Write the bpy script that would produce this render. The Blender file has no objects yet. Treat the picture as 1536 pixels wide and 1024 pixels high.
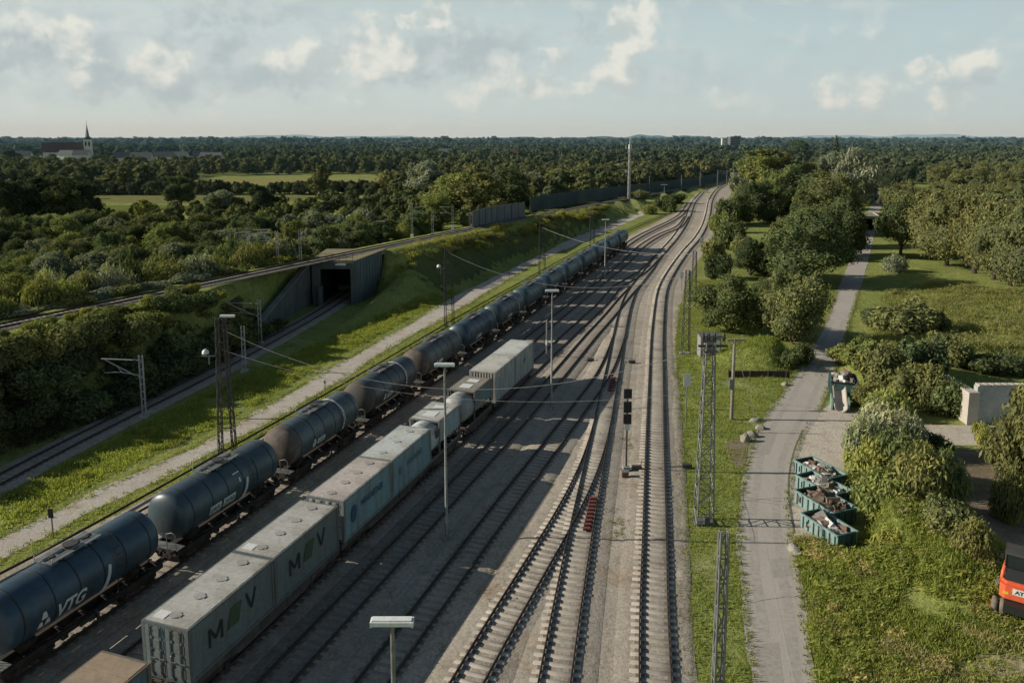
import bpy, math, random
import numpy as np
from mathutils import Vector, noise as mnoise
from math import sin, cos, pi, radians, atan2, sqrt, hypot

random.seed(7); RNG = np.random.default_rng(7)
sc = bpy.context.scene
COL = sc.collection

# ------------------------------------------------------------------ survey
# single-view survey of the site: image row/column on a known height -> metres on the ground
F, CY, HY, H = 1178., 377., 207., 25.6
TH = math.atan((CY - HY) / F); CT, ST = cos(TH), sin(TH)
def G(px, py, z=0.):
    u, v = px - 768., py - CY
    t = (H - z) / (F * ST + v * CT)
    return (u * t, (F * CT - v * ST) * t)
def GL(pts, z=0.): return [G(p[0], p[1], z) for p in pts]
def ray(px, py):
    u, v = px - 768., py - CY
    d = (u, F * CT - v * ST, -(F * ST + v * CT))
    return atan2(d[0], d[1]), atan2(d[2], hypot(d[0], d[1]))

# ------------------------------------------------------------------ helpers
def tag(o, label=None, cat=None, group=None, kind=None):
    if label: o['label'] = label
    if cat: o['category'] = cat
    if group: o['group'] = group
    if kind: o['kind'] = kind
    return o
def link(o, parent=None):
    COL.objects.link(o)
    if parent is not None: o.parent = parent
    return o
def empty(name, loc=(0, 0, 0), rz=0.):
    o = bpy.data.objects.new(name, None); o.empty_display_size = .3
    o.location = loc; o.rotation_euler = (0, 0, rz); return link(o)
def copy_tree(o, parent=None):
    c = o.copy(); link(c, parent)
    for ch in o.children: copy_tree(ch, c)
    return c
def heading(dx, dy): return -atan2(dx, dy)

class MB:
    def __init__(s): s.v = []; s.f = []; s.m = []; s.sm = []
    def add(s, vs, fs, m=0, smooth=False):
        b = len(s.v); s.v += [tuple(p) for p in vs]
        for f in fs: s.f.append(tuple(i + b for i in f)); s.m.append(m); s.sm.append(smooth)
        return s
    def box(s, c, d, m=0, rz=0., rx=0., ry=0.):
        hx, hy, hz = d[0] / 2, d[1] / 2, d[2] / 2
        vs = [Vector((x, y, z)) for z in (-hz, hz) for y in (-hy, hy) for x in (-hx, hx)]
        from mathutils import Euler
        if rz or rx or ry:
            R = Euler((rx, ry, rz)).to_matrix(); vs = [R @ p for p in vs]
        vs = [p + Vector(c) for p in vs]
        return s.add(vs, [(0, 2, 3, 1), (4, 5, 7, 6), (0, 1, 5, 4), (2, 6, 7, 3), (0, 4, 6, 2), (1, 3, 7, 5)], m)
    def span(s, x0, x1, y0, y1, z0, z1, m=0):
        return s.box(((x0 + x1) / 2, (y0 + y1) / 2, (z0 + z1) / 2), (x1 - x0, y1 - y0, z1 - z0), m)
    def tube(s, path, r, n=6, m=0, cap=True, smooth=True):
        P = [Vector(p) for p in path]; k = len(P)
        rr = r if isinstance(r, (list, tuple)) else [r] * k
        vs = []; fs = []
        prev = None
        for i, p in enumerate(P):
            t = (P[min(i + 1, k - 1)] - P[max(i - 1, 0)]).normalized()
            a = prev if prev is not None else (Vector((0, 0, 1)) if abs(t.z) < .9 else Vector((0, 1, 0)))
            e1 = (a - t * a.dot(t)).normalized(); e2 = t.cross(e1); prev = e1
            for j in range(n):
                w = 2 * pi * (j + .5) / n
                vs.append(p + e1 * (rr[i] * cos(w)) + e2 * (rr[i] * sin(w)))
        for i in range(k - 1):
            for j in range(n):
                a = i * n + j; b = i * n + (j + 1) % n
                fs.append((a, b, b + n, a + n))
        s.add(vs, fs, m, smooth)
        if cap:
            s.add(vs[:n], [tuple(reversed(range(n)))], m); s.add(vs[-n:], [tuple(range(n))], m)
        return s
    def lathe_y(s, prof, cx, cz, n=32, m=0):
        """profile of (y, r) turned about an axis parallel to Y"""
        vs = []; fs = []
        for y, r in prof:
            for j in range(n):
                w = 2 * pi * j / n; vs.append((cx + r * cos(w), y, cz + r * sin(w)))
        for i in range(len(prof) - 1):
            for j in range(n):
                a = i * n + j; b = i * n + (j + 1) % n
                fs.append((a, a + n, b + n, b))
        s.add(vs, fs, m, True)
        return s
    def cyl(s, c, r, h, axis='z', n=16, m=0):
        c = Vector(c); d = {'x': Vector((1, 0, 0)), 'y': Vector((0, 1, 0)), 'z': Vector((0, 0, 1))}[axis] * (h / 2)
        return s.tube([c - d, c + d], r, n, m)
    def prism(s, poly, z0, z1, m=0):
        n = len(poly)
        vs = [(p[0], p[1], z0) for p in poly] + [(p[0], p[1], z1) for p in poly]
        a = sum(poly[i][0] * poly[(i + 1) % n][1] - poly[(i + 1) % n][0] * poly[i][1] for i in range(n))
        if a < 0:
            vs = [(p[0], p[1], z0) for p in reversed(poly)] + [(p[0], p[1], z1) for p in reversed(poly)]
        fs = [tuple(reversed(range(n))), tuple(range(n, 2 * n))]
        for i in range(n):
            j = (i + 1) % n; fs.append((i, j, j + n, i + n))
        return s.add(vs, fs, m)
    def build(s, name, mats, parent=None, loc=None, rz=0., label=None):
        me = bpy.data.meshes.new(name)
        me.from_pydata([tuple(p) for p in s.v], [], s.f); 
        for mt in (mats if isinstance(mats, (list, tuple)) else [mats]): me.materials.append(mt)
        me.polygons.foreach_set('material_index', s.m); me.polygons.foreach_set('use_smooth', s.sm)
        me.update()
        o = bpy.data.objects.new(name, me); link(o, parent)
        if loc is not None: o.location = loc
        if rz: o.rotation_euler = (0, 0, rz)
        if label: o['label'] = label
        return o

def np_mesh(name, V, Q, mat, attr=None, smooth=False):
    """fast mesh from arrays: V (n,3), Q (m,k)"""
    me = bpy.data.meshes.new(name)
    V = np.asarray(V, np.float32); Q = np.asarray(Q, np.int32); k = Q.shape[1]
    me.vertices.add(len(V)); me.vertices.foreach_set('co', V.ravel())
    me.loops.add(Q.size); me.loops.foreach_set('vertex_index', Q.ravel())
    me.polygons.add(len(Q)); me.polygons.foreach_set('loop_start', np.arange(0, Q.size, k, dtype=np.int32))
    me.polygons.foreach_set('loop_total', np.full(len(Q), k, np.int32))
    if smooth: me.polygons.foreach_set('use_smooth', np.ones(len(Q), bool))
    me.update(calc_edges=True)
    if attr:
        for nm, arr in attr.items():
            a = me.attributes.new(nm, 'FLOAT', 'POINT'); a.data.foreach_set('value', np.asarray(arr, np.float32))
    if mat: me.materials.append(mat)
    return me
def obj(name, me, parent=None, loc=(0, 0, 0)):
    o = bpy.data.objects.new(name, me); o.location = loc; return link(o, parent)

# ------------------------------------------------------------------ materials
class NT:
    def __init__(s, tree): s.t = tree; s.n = tree.nodes; s.l = tree.links
    def new(s, typ, **kw):
        nd = s.n.new(typ)
        for k, v in kw.items():
            setattr(nd, k, v)
        return nd
    def set(s, sock, v):
        if hasattr(v, 'is_linked') or isinstance(v, bpy.types.NodeSocket): s.l.new(v, sock)
        else: sock.default_value = v
    def math(s, op, a, b=0., c=None, clamp=False):
        nd = s.n.new('ShaderNodeMath'); nd.operation = op; nd.use_clamp = clamp
        s.set(nd.inputs[0], a); s.set(nd.inputs[1], b)
        if c is not None: s.set(nd.inputs[2], c)
        return nd.outputs[0]
    def vmath(s, op, a, b=(0, 0, 0)):
        nd = s.n.new('ShaderNodeVectorMath'); nd.operation = op
        s.set(nd.inputs[0], a); s.set(nd.inputs[1], b)
        return nd.outputs['Value' if op in ('LENGTH', 'DOT_PRODUCT', 'DISTANCE') else 'Vector']
    def mix(s, f, a, b, bt='MIX'):
        nd = s.n.new('ShaderNodeMix'); nd.data_type = 'RGBA'; nd.blend_type = bt
        s.set(nd.inputs[0], f); s.set(nd.inputs[6], a); s.set(nd.inputs[7], b)
        return nd.outputs[2]
    def noise(s, vec, scale, detail=4., rough=.55, dist=0.):
        nd = s.n.new('ShaderNodeTexNoise'); s.set(nd.inputs['Vector'], vec)
        nd.inputs['Scale'].default_value = scale; nd.inputs['Detail'].default_value = detail
        nd.inputs['Roughness'].default_value = rough; nd.inputs['Distortion'].default_value = dist
        return nd
    def ramp(s, f, stops):
        nd = s.n.new('ShaderNodeMapRange'); nd.interpolation_type = 'SMOOTHSTEP'
        s.set(nd.inputs[0], f); nd.inputs[1].default_value = stops[0]; nd.inputs[2].default_value = stops[1]
        nd.inputs[3].default_value = stops[2]; nd.inputs[4].default_value = stops[3]
        return nd.outputs[0]
def c4(c): return (c[0], c[1], c[2], 1.)
def newmat(name):
    m = bpy.data.materials.new(name); m.use_nodes = True
    nt = NT(m.node_tree); nt.n.clear()
    out = nt.new('ShaderNodeOutputMaterial'); return m, nt, out
def bsdf(nt, out, col, rough=.8, metal=0., spec=.3):
    b = nt.new('ShaderNodeBsdfPrincipled')
    nt.set(b.inputs['Base Color'], col); nt.set(b.inputs['Roughness'], rough); nt.set(b.inputs['Metallic'], metal)
    b.inputs['Specular IOR Level'].default_value = spec
    nt.l.new(b.outputs[0], out.inputs[0]); return b
def bump(nt, b, h, strength=.4, dist=.05):
    nd = nt.new('ShaderNodeBump'); nd.inputs['Strength'].default_value = strength; nd.inputs['Distance'].default_value = dist
    nt.l.new(h, nd.inputs['Height']); nt.l.new(nd.outputs[0], b.inputs['Normal'])
def wpos(nt): return nt.new('ShaderNodeNewGeometry').outputs['Position']
def opos(nt): return nt.new('ShaderNodeTexCoord').outputs['Object']

MATS = {}
def surf(name, c1, c2, scale=1., rough=.8, metal=0., dirt=None, dscale=.4, fine=None, spec=.3, world=False, bmp=0., streak=False, objcol=False):
    """general two-tone weathered surface"""
    m, nt, out = newmat(name)
    p = wpos(nt) if world else opos(nt)
    n1 = nt.noise(p, scale, 6., .6)
    col = nt.mix(nt.ramp(n1.outputs[0], (.32, .68, 0., 1.)), c4(c1), c4(c2))
    if objcol:
        oi = nt.new('ShaderNodeObjectInfo'); col = nt.mix(1., col, oi.outputs['Color'], 'MULTIPLY')
    if dirt:
        q = p
        if streak:
            mp = nt.new('ShaderNodeMapping'); nt.l.new(p, mp.inputs[0]); mp.inputs['Scale'].default_value = (3., 3., .35); q = mp.outputs[0]
        n2 = nt.noise(q, dscale, 7., .65, .4)
        col = nt.mix(nt.ramp(n2.outputs[0], (.45, .75, 0., .85)), col, c4(dirt))
    n3 = nt.noise(p, fine if fine else scale * 9, 3., .6)
    col = nt.mix(nt.ramp(n3.outputs[0], (.3, .7, .0, .35)), col, nt.mix(1., col, (.45, .45, .45, 1), 'MULTIPLY'))
    b = bsdf(nt, out, col, rough, metal, spec)
    if bmp: bump(nt, b, n3.outputs[0], bmp, .04)
    MATS[name] = m; return m

def gravel(name, a, b_, c, weed=None, wthr=(.56, .7), patch=.12):
    m, nt, out = newmat(name); p = wpos(nt)
    big = nt.noise(p, patch, 5., .6, .3); mid = nt.noise(p, .9, 5., .6); fin = nt.noise(p, 5., 4., .7); vf = nt.noise(p, 17., 2., .6)
    col = nt.mix(nt.ramp(big.outputs[0], (.33, .67, 0., 1.)), c4(a), c4(b_))
    col = nt.mix(nt.ramp(mid.outputs[0], (.45, .72, 0., .7)), col, c4(c))
    col = nt.mix(nt.ramp(fin.outputs[0], (.35, .65, .55, 0.)), col, nt.mix(1., col, (.5, .5, .5, 1), 'MULTIPLY'))
    sp_ = nt.noise(p, 1.9, 6., .75, .2); col = nt.mix(nt.ramp(sp_.outputs[0], (.52, .70, 0., .55)), col, nt.mix(1., col, (.62, .58, .54, 1), 'MULTIPLY'))
    br = nt.noise(nt.vmath('ADD', p, (9., 4., 0.)), patch * 2.6, 6., .65, .6); col = nt.mix(nt.ramp(br.outputs[0], (.52, .68, 0., .5)), col, nt.mix(1., col, (.88, .74, .60, 1), 'MULTIPLY'))
    col = nt.mix(nt.ramp(vf.outputs[0], (.48, .70, 0., .6)), col, nt.mix(1., col, (1.5, 1.47, 1.42, 1), 'MULTIPLY'))
    if weed:
        w1 = nt.noise(p, .28, 6., .7, .5)
        f = nt.math('MULTIPLY', nt.ramp(w1.outputs[0], (wthr[0], wthr[1], 0., 1.)), nt.ramp(fin.outputs[0], (.35, .6, .2, 1.)))
        col = nt.mix(f, col, c4(weed))
    b = bsdf(nt, out, col, .95, 0., .1); bump(nt, b, fin.outputs[0], .7, .06)
    MATS[name] = m; return m

def grass_mat(name, a, b_, dry, dark, dthr=(.55, .75), scale=.07):
    m, nt, out = newmat(name); p = wpos(nt)
    big = nt.noise(p, scale, 5., .6, .6); mid = nt.noise(p, .45, 6., .65, .3); fin = nt.noise(p, 3.2, 5., .7)
    col = nt.mix(nt.ramp(big.outputs[0], (.35, .65, 0., 1.)), c4(a), c4(b_))
    d1 = nt.noise(nt.vmath('ADD', p, (31., 7., 3.)), scale * 1.6, 6., .65, .8)
    col = nt.mix(nt.ramp(d1.outputs[0], (dthr[0], dthr[1], 0., .9)), col, c4(dry))
    col = nt.mix(nt.ramp(mid.outputs[0], (.5, .7, 0., .75)), col, c4(dark))
    col = nt.mix(nt.ramp(fin.outputs[0], (.3, .62, .65, 0.)), col, nt.mix(1., col, (.4, .42, .4, 1), 'MULTIPLY'))
    b = bsdf(nt, out, col, .95, 0., .08)
    h = nt.math('ADD', fin.outputs[0], nt.math('MULTIPLY', mid.outputs[0], 2.)); bump(nt, b, h, .9, .18)
    MATS[name] = m; return m

def leaf_mat(name, trans=.22):
    """foliage: object colour gives the species tint, attribute the clump tone and the painted inner shade"""
    m, nt, out = newmat(name)
    oi = nt.new('ShaderNodeObjectInfo'); at = nt.new('ShaderNodeAttribute'); at.attribute_name = 'var'
    v = at.outputs['Fac']
    col = oi.outputs['Color']
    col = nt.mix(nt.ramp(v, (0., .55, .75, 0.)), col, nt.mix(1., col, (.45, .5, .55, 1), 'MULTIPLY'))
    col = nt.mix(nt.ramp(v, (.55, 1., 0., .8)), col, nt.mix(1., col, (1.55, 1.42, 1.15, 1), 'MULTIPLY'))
    d = nt.new('ShaderNodeBsdfDiffuse'); nt.l.new(col, d.inputs[0])
    t = nt.new('ShaderNodeBsdfTranslucent'); nt.l.new(nt.mix(1., col, (1.1, 1.15, .6, 1), 'MULTIPLY'), t.inputs[0])
    mx = nt.new('ShaderNodeMixShader'); mx.inputs[0].default_value = trans
    nt.l.new(d.outputs[0], mx.inputs[1]); nt.l.new(t.outputs[0], mx.inputs[2]); nt.l.new(mx.outputs[0], out.inputs[0])
    MATS[name] = m; return m
def flat(name, c, rough=.6, metal=0., spec=.4):
    m, nt, out = newmat(name); p = opos(nt)
    n = nt.noise(p, 6., 4., .6)
    col = nt.mix(nt.ramp(n.outputs[0], (.35, .7, 0., .35)), c4(c), c4([x * .55 for x in c]))
    bsdf(nt, out, col, rough, metal, spec); MATS[name] = m; return m

M_grass = grass_mat('meadow_grass', (.25, .285, .078), (.335, .36, .105), (.40, .365, .19), (.13, .165, .05))
M_bank = grass_mat('bank_grass', (.15, .165, .028), (.24, .24, .04), (.22, .20, .07), (.055, .075, .016), (.62, .8))
M_yard = gravel('yard_gravel', (.42, .365, .30), (.53, .47, .395), (.33, .285, .23), (.19, .18, .05), (.60, .74))
M_bal_old = gravel('old_ballast', (.43, .375, .31), (.50, .44, .365), (.34, .295, .24), (.16, .15, .05), (.63, .78))
M_bal_new = gravel('clean_ballast', (.40, .35, .29), (.47, .415, .345), (.32, .28, .23))
M_bal_dark = gravel('dark_ballast', (.39, .34, .28), (.46, .405, .335), (.29, .245, .20))
M_rustshadow = gravel('rust_shadow_gravel', (.235, .20, .165), (.29, .25, .205), (.17, .145, .12))  # rusty gravel, also darkened for the shadow lines beside the rails
M_bal_up = gravel('weathered_ballast', (.22, .20, .17), (.28, .25, .21), (.15, .135, .115), (.12, .13, .05), (.55, .7))
M_path = gravel('path_gravel', (.52, .47, .41), (.58, .53, .46), (.44, .395, .335), (.25, .23, .11), (.66, .8))
M_pad = gravel('pad_gravel', (.54, .475, .395), (.61, .54, .45), (.44, .385, .315), (.25, .22, .09), (.62, .78))
M_dirt = gravel('bare_earth', (.24, .19, .135), (.30, .25, .18), (.17, .13, .09), (.14, .14, .04), (.5, .7))
M_drygrass = grass_mat('dry_grass_ground', (.42, .36, .21), (.36, .32, .16), (.50, .43, .29), (.20, .19, .07), scale=.2)
M_field1 = grass_mat('stubble_field', (.30, .27, .09), (.36, .33, .11), (.38, .34, .14), (.24, .22, .07), scale=.01)
M_field2 = grass_mat('crop_field', (.20, .19, .06), (.24, .23, .075), (.27, .25, .09), (.15, .15, .045), scale=.01)
M_field3 = grass_mat('green_field', (.13, .17, .03), (.17, .21, .035), (.2, .22, .05), (.08, .11, .02), scale=.02)
def road_mat():
    m, nt, out = newmat('old_asphalt'); p = wpos(nt)
    big = nt.noise(p, .11, 5., .6, .5); fin = nt.noise(p, 6., 3., .6)
    mp = nt.new('ShaderNodeMapping'); nt.l.new(p, mp.inputs[0]); mp.inputs['Scale'].default_value = (1.3, .06, 1.); mp.inputs['Rotation'].default_value = (0, 0, radians(12))
    lane = nt.noise(mp.outputs[0], 1., 4., .6)
    col = nt.mix(nt.ramp(big.outputs[0], (.3, .7, 0, 1)), (.47, .425, .37, 1), (.425, .385, .337, 1))
    col = nt.mix(nt.ramp(lane.outputs[0], (.45, .7, 0, .5)), col, (.385, .345, .30, 1))
    col = nt.mix(nt.ramp(fin.outputs[0], (.4, .7, 0, .25)), col, (.26, .235, .21, 1))
    b = bsdf(nt, out, col, .9, 0, .15); bump(nt, b, fin.outputs[0], .2, .02)
    return m
M_road = road_mat()
M_tyretrack = surf('worn_asphalt', (.435, .392, .342), (.41, .37, .325), .3, .9, world=True)
M_crack = flat('tar_seam', (.16, .15, .14), .9)
M_leaf = leaf_mat('leaf'); M_blade = leaf_mat('grass_blade', .5)
M_bark = surf('bark', (.10, .08, .06), (.06, .05, .04), 2., .95)
M_rail = surf('rail_steel', (.085, .06, .048), (.055, .042, .036), 1.5, .7, .3)
M_slpc = surf('concrete_sleeper', (.54, .485, .41), (.43, .385, .325), .25, .9, world=True, dirt=(.22, .18, .145), dscale=.5)
M_slpw = surf('timber_sleeper', (.34, .295, .245), (.26, .225, .185), .4, .95, world=True, dirt=(.42, .375, .31), dscale=.6)
M_conc = surf('concrete', (.42, .41, .38), (.33, .325, .305), .6, .9, dirt=(.20, .20, .185), dscale=.5, streak=True, bmp=.2)
M_concd = surf('dark_concrete', (.15, .16, .155), (.11, .12, .12), .6, .9, dirt=(.075, .085, .075), dscale=.5, streak=True)
M_concm = surf('mossy_concrete', (.26, .265, .24), (.20, .205, .185), .6, .9)
M_panelwall = surf('grey_green_panel', (.15, .185, .185), (.12, .15, .15), .5, .85, dirt=(.10, .12, .11), dscale=.6, streak=True)
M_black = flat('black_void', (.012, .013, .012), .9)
M_steel = surf('galvanised_steel', (.33, .34, .335), (.26, .27, .265), 3., .55, .55, dirt=(.17, .15, .13), dscale=1.5)
M_cat = surf('pale_galvanised', (.50, .50, .485), (.42, .42, .41), 3., .6, .2)
M_steeld = surf('dark_steel', (.105, .105, .10), (.07, .07, .068), 2., .6, .3, dirt=(.13, .085, .055), dscale=1.)
M_rust = surf('rust', (.20, .10, .06), (.13, .065, .04), 1.6, .9, dirt=(.26, .16, .10), dscale=2.)
M_white = flat('white_paint', (.74, .74, .70), .45)
M_offw = flat('lamp_housing', (.80, .81, .79), .4)
M_under = surf('grimy_running_gear', (.055, .045, .04), (.035, .03, .028), 3., .85, dirt=(.11, .075, .055), dscale=1.4)
M_wheel = surf('wheel_steel', (.09, .07, .06), (.06, .05, .045), 3., .6, .4)
M_blk = flat('black_paint', (.022, .023, .024), .5)
M_glass = flat('dark_glass', (.02, .026, .03), .12, 0., .6)
M_orange = flat('orange_paint', (.72, .13, .055), .4)
M_tyre = surf('muddy_tyre', (.23, .19, .15), (.13, .11, .09), 3., .95)
M_yellow = flat('yellow_paint', (.70, .48, .06), .5)
M_red = flat('dull_red_paint', (.15, .05, .042), .9)
M_teal = surf('skip_teal_paint', (.27, .38, .355), (.21, .31, .295), 1.2, .7, dirt=(.13, .17, .145), dscale=.9, streak=True)
M_teald = surf('skip_dark_green', (.075, .15, .14), (.05, .105, .10), 1.2, .7, dirt=(.03, .05, .045), dscale=.9)
M_tank = surf('tank_paint', (1., 1., 1.), (.66, .70, .73), .45, .42, .1, dirt=(.085, .075, .065), dscale=.7, objcol=True, spec=.5, streak=True)
M_contp = surf('container_paint', (1., 1., 1.), (.88, .88, .88), .6, .55, 0., dirt=(.17, .14, .115), dscale=.6, streak=True, objcol=True)
M_contr = surf('container_roof', (1., 1., 1.), (.80, .78, .74), .5, .75, 0., dirt=(.30, .26, .22), dscale=.45, objcol=True, bmp=.1)
M_roof = surf('tile_roof', (.14, .068, .055), (.10, .05, .045), .5, .85)
M_roofg = surf('slate_roof', (.11, .12, .125), (.08, .09, .095), .5, .7)
M_wallw = surf('render_wall', (.66, .65, .61), (.56, .55, .52), .3, .9)
M_plankfence = surf('barrier_panel', (.22, .235, .24), (.17, .185, .19), .5, .8, dirt=(.11, .12, .12), dscale=.3, streak=True)

# ------------------------------------------------------------------ camera, light, sky
cam_d = bpy.data.cameras.new('camera'); cam = bpy.data.objects.new('camera', cam_d); COL.objects.link(cam)
cam.location = (0, 0, H); cam.rotation_euler = (pi / 2 - TH, 0, 0)
cam_d.sensor_width = 36.; cam_d.lens = 36. * F / 1536.; cam_d.shift_y = -(512. - CY) / 1536.
cam_d.clip_start = .5; cam_d.clip_end = 60000.
sc.camera = cam

SUN_EL, SUN_AZ = radians(24.3), radians(-88.)          # azimuth measured from +Y towards +X
sd = Vector((sin(SUN_AZ) * cos(SUN_EL), cos(SUN_AZ) * cos(SUN_EL), sin(SUN_EL)))
sun_d = bpy.data.lights.new('sun', 'SUN'); sun = bpy.data.objects.new('sun', sun_d); COL.objects.link(sun)
sun_d.energy = 5.0; sun_d.angle = radians(.5); sun_d.color = (1., .93, .80)
sun.rotation_euler = sd.to_track_quat('Z', 'Y').to_euler(); sun.location = (-80, 0, 90)

w = bpy.data.worlds.new("World"); sc.world = w; w.use_nodes = True
nt = NT(w.node_tree); nt.n.clear()
wo = nt.new('ShaderNodeOutputWorld'); bg = nt.new('ShaderNodeBackground'); bg.inputs[1].default_value = .1
sky = nt.new('ShaderNodeTexSky'); sky.sky_type = 'NISHITA'; sky.sun_disc = False
sky.sun_elevation = SUN_EL; sky.sun_rotation = SUN_AZ; sky.air_density = 1.; sky.dust_density = 1.5; sky.ozone_density = 1.
gen = nt.new('ShaderNodeTexCoord').outputs['Generated']
sx = nt.new('ShaderNodeSeparateXYZ'); nt.l.new(gen, sx.inputs[0])
az = nt.math('ARCTAN2', sx.outputs[0], sx.outputs[1]); el = nt.math('ARCSINE', sx.outputs[2])
cb = nt.new('ShaderNodeCombineXYZ'); nt.l.new(az, cb.inputs[0]); nt.l.new(el, cb.inputs[1])
wn = nt.noise(gen, 26., 7., .62, .2); wn3 = nt.noise(nt.vmath('ADD', gen, (.012, 0., -.010)), 26., 5., .6, .2)
def warp(amp):
    o1 = nt.vmath('SUBTRACT', wn.outputs['Color'], (.5, .5, .5)); o1 = nt.vmath('MULTIPLY', o1, (amp, amp, 0))
    return nt.vmath('ADD', cb.outputs[0], o1)
PW, PG = warp(.06), warp(.11)
def blob(P, px, py, rx, ry, soft=.25, amt=1.):
    a, e = ray(px, py); rx *= 1.3; ry *= 1.3
    d = nt.vmath('SUBTRACT', P, (a, e, 0)); d = nt.vmath('MULTIPLY', d, (1190. / rx, 1190. / ry, 0))
    return nt.ramp(nt.vmath('LENGTH', d), (soft, 1., amt, 0.))
def union(ls):
    r = ls[0]
    for q in ls[1:]: r = nt.math('MAXIMUM', r, q)
    return r
whites = [(104, 64, 30, 34, .9), (240, 95, 45, 34, .55), (262, 98, 26, 22, .6), (458, 88, 55, 32, .75), (560, 80, 60, 40, .8), (500, 96, 40, 20, .7), (600, 78, 30, 24, .7), (612, 27, 30, 16, .85),
          (656, 20, 22, 15, .85), (552, 30, 26, 18, .5), (938, 52, 25, 58, .95), (966, 34, 26, 40, 1.), (932, 112, 38, 34, .7), (836, 92, 32, 20, .6),
          (824, 130, 52, 20, .65), (868, 128, 30, 18, .6), (745, 118, 48, 40, .45), (905, 122, 30, 20, .5), (1250, 138, 32, 28, .45), (1320, 130, 46, 34, .55),
          (1378, 108, 34, 17, .6), (1452, 92, 28, 24, .6), (1428, 140, 34, 18, .5), (1494, 151, 20, 9, .45), (1092, 145, 34, 20, .3), (20, 30, 40, 40, .45), (130, 118, 26, 12, .35), (335, 143, 26, 14, .4), (560, 145, 60, 20, .3), (690, 140, 46, 26, .4)]
grays = [(70, 78, 140, 42, .8), (200, 122, 150, 34, .7), (330, 85, 130, 48, .75), (700, 78, 130, 48, .95), (620, 95, 140, 34, .8), (345, 22, 110, 22, .7), (860, 50, 60, 14, .6),
         (430, 118, 160, 26, .6), (1000, 118, 150, 44, .35), (1180, 68, 90, 14, .3), (1462, 115, 50, 20, .5), (1300, 152, 130, 20, .25), (20, 95, 120, 24, .7)]
mw = union([blob(PW, a, b, c, d, .3, k) for a, b, c, d, k in whites])
mg = union([blob(PG, a, b, c, d, .1, k) for a, b, c, d, k in grays])
P2 = nt.vmath('MULTIPLY', cb.outputs[0], (1., 1.15, 1.))
nA = nt.noise(P2, 17., 6., .52, .1).outputs[0]
nB = nt.noise(nt.vmath('ADD', P2, (-.012, .015, 0.)), 17., 6., .52, .1).outputs[0]
lit = nt.ramp(nt.math('SUBTRACT', nA, nB), (-.10, .12, 0., 1.))
mw = nt.ramp(nt.math('ADD', mw, nt.math('MULTIPLY', nt.math('SUBTRACT', nA, .5), 1.5)), (.05, .70, 0., 1.))
mg = nt.ramp(nt.math('ADD', mg, nt.math('MULTIPLY', nt.math('SUBTRACT', nA, .5), .9)), (-.02, .75, 0., 1.))
nS = nt.noise(nt.vmath('MULTIPLY', cb.outputs[0], (1., 3.4, 1.)), 8.5, 9., .6, .3).outputs[0]
# haze belt: pale towards the horizon, clearing upwards
base = nt.mix(1., sky.outputs[0], (.38, .47, .50, 1), 'MULTIPLY')
belt = nt.ramp(el, (.11, .36, 1., 0.))
side = nt.ramp(az, (-.6, .55, 0., 1.))
low = nt.ramp(el, (0., .15, 0., 1.))
hz = nt.mix(low, nt.mix(side, (6.1, 6.9, 6.6, 1), (5.2, 6.15, 6.15, 1)), nt.mix(side, (6.1, 6.95, 6.85, 1), (4.8, 6.0, 6.25, 1)))
skyc = nt.mix(belt, base, hz)
up_ = nt.ramp(el, (.015, .07, 0., 1.))
mS = nt.ramp(nt.math('SUBTRACT', nS, nt.math('MULTIPLY', side, .12)), (.34, .66, 0., .85))
mS = nt.math('MULTIPLY', nt.math('MULTIPLY', mS, up_), nt.ramp(el, (.22, .42, 1., .0)))
skyc = nt.mix(mS, skyc, nt.mix(lit, (4.9, 5.6, 5.75, 1), (6.1, 6.75, 6.6, 1)))
skyc = nt.mix(nt.math('MULTIPLY', mg, .8), skyc, nt.mix(lit, (4.3, 4.95, 5.15, 1), (5.5, 6.15, 6.15, 1)))
skyc = nt.mix(nt.math('MULTIPLY', mw, .92), skyc, nt.mix(lit, (5.3, 5.95, 5.85, 1), (7.9, 8.0, 7.3, 1)))
nt.l.new(skyc, bg.inputs[0]); nt.l.new(bg.outputs[0], wo.inputs[0])

sc.view_settings.view_transform = 'Standard'; sc.view_settings.look = 'None'; sc.view_settings.exposure = 0.; sc.view_settings.gamma = 1.
sc.render.engine = 'CYCLES'
cy = sc.cycles
cy.max_bounces = 4; cy.diffuse_bounces = 2; cy.glossy_bounces = 2; cy.transmission_bounces = 2; cy.transparent_max_bounces = 4
cy.caustics_reflective = False; cy.caustics_refractive = False
try:
    cy.use_denoising = True; cy.denoiser = 'OPENIMAGEDENOISE'
except Exception: pass

# ------------------------------------------------------------------ lines on the ground
def catmull(pts, step=2.):
    P = [np.array(p, float) for p in pts]; P = [2 * P[0] - P[1]] + P + [2 * P[-1] - P[-2]]
    out = []
    for i in range(1, len(P) - 2):
        a, b, c, d = P[i - 1:i + 3]; n = max(2, int(np.linalg.norm(c - b) / step))
        for k in range(n):
            t = k / n
            out.append(.5 * ((2 * b) + (c - a) * t + (2 * a - 5 * b + 4 * c - d) * t * t + (-a + 3 * b - 3 * c + d) * t ** 3))
    out.append(P[-2]); return np.array(out)
def resample(L, step):
    d = np.r_[0, np.cumsum(np.linalg.norm(np.diff(L, axis=0), axis=1))]
    s = np.arange(0, d[-1], step); return np.stack([np.interp(s, d, L[:, k]) for k in range(L.shape[1])], 1)
def normals(L):
    t = np.gradient(L[:, :2], axis=0); t /= np.linalg.norm(t, axis=1)[:, None]
    return np.stack([t[:, 1], -t[:, 0]], 1), t      # right-hand normal, tangent
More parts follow.
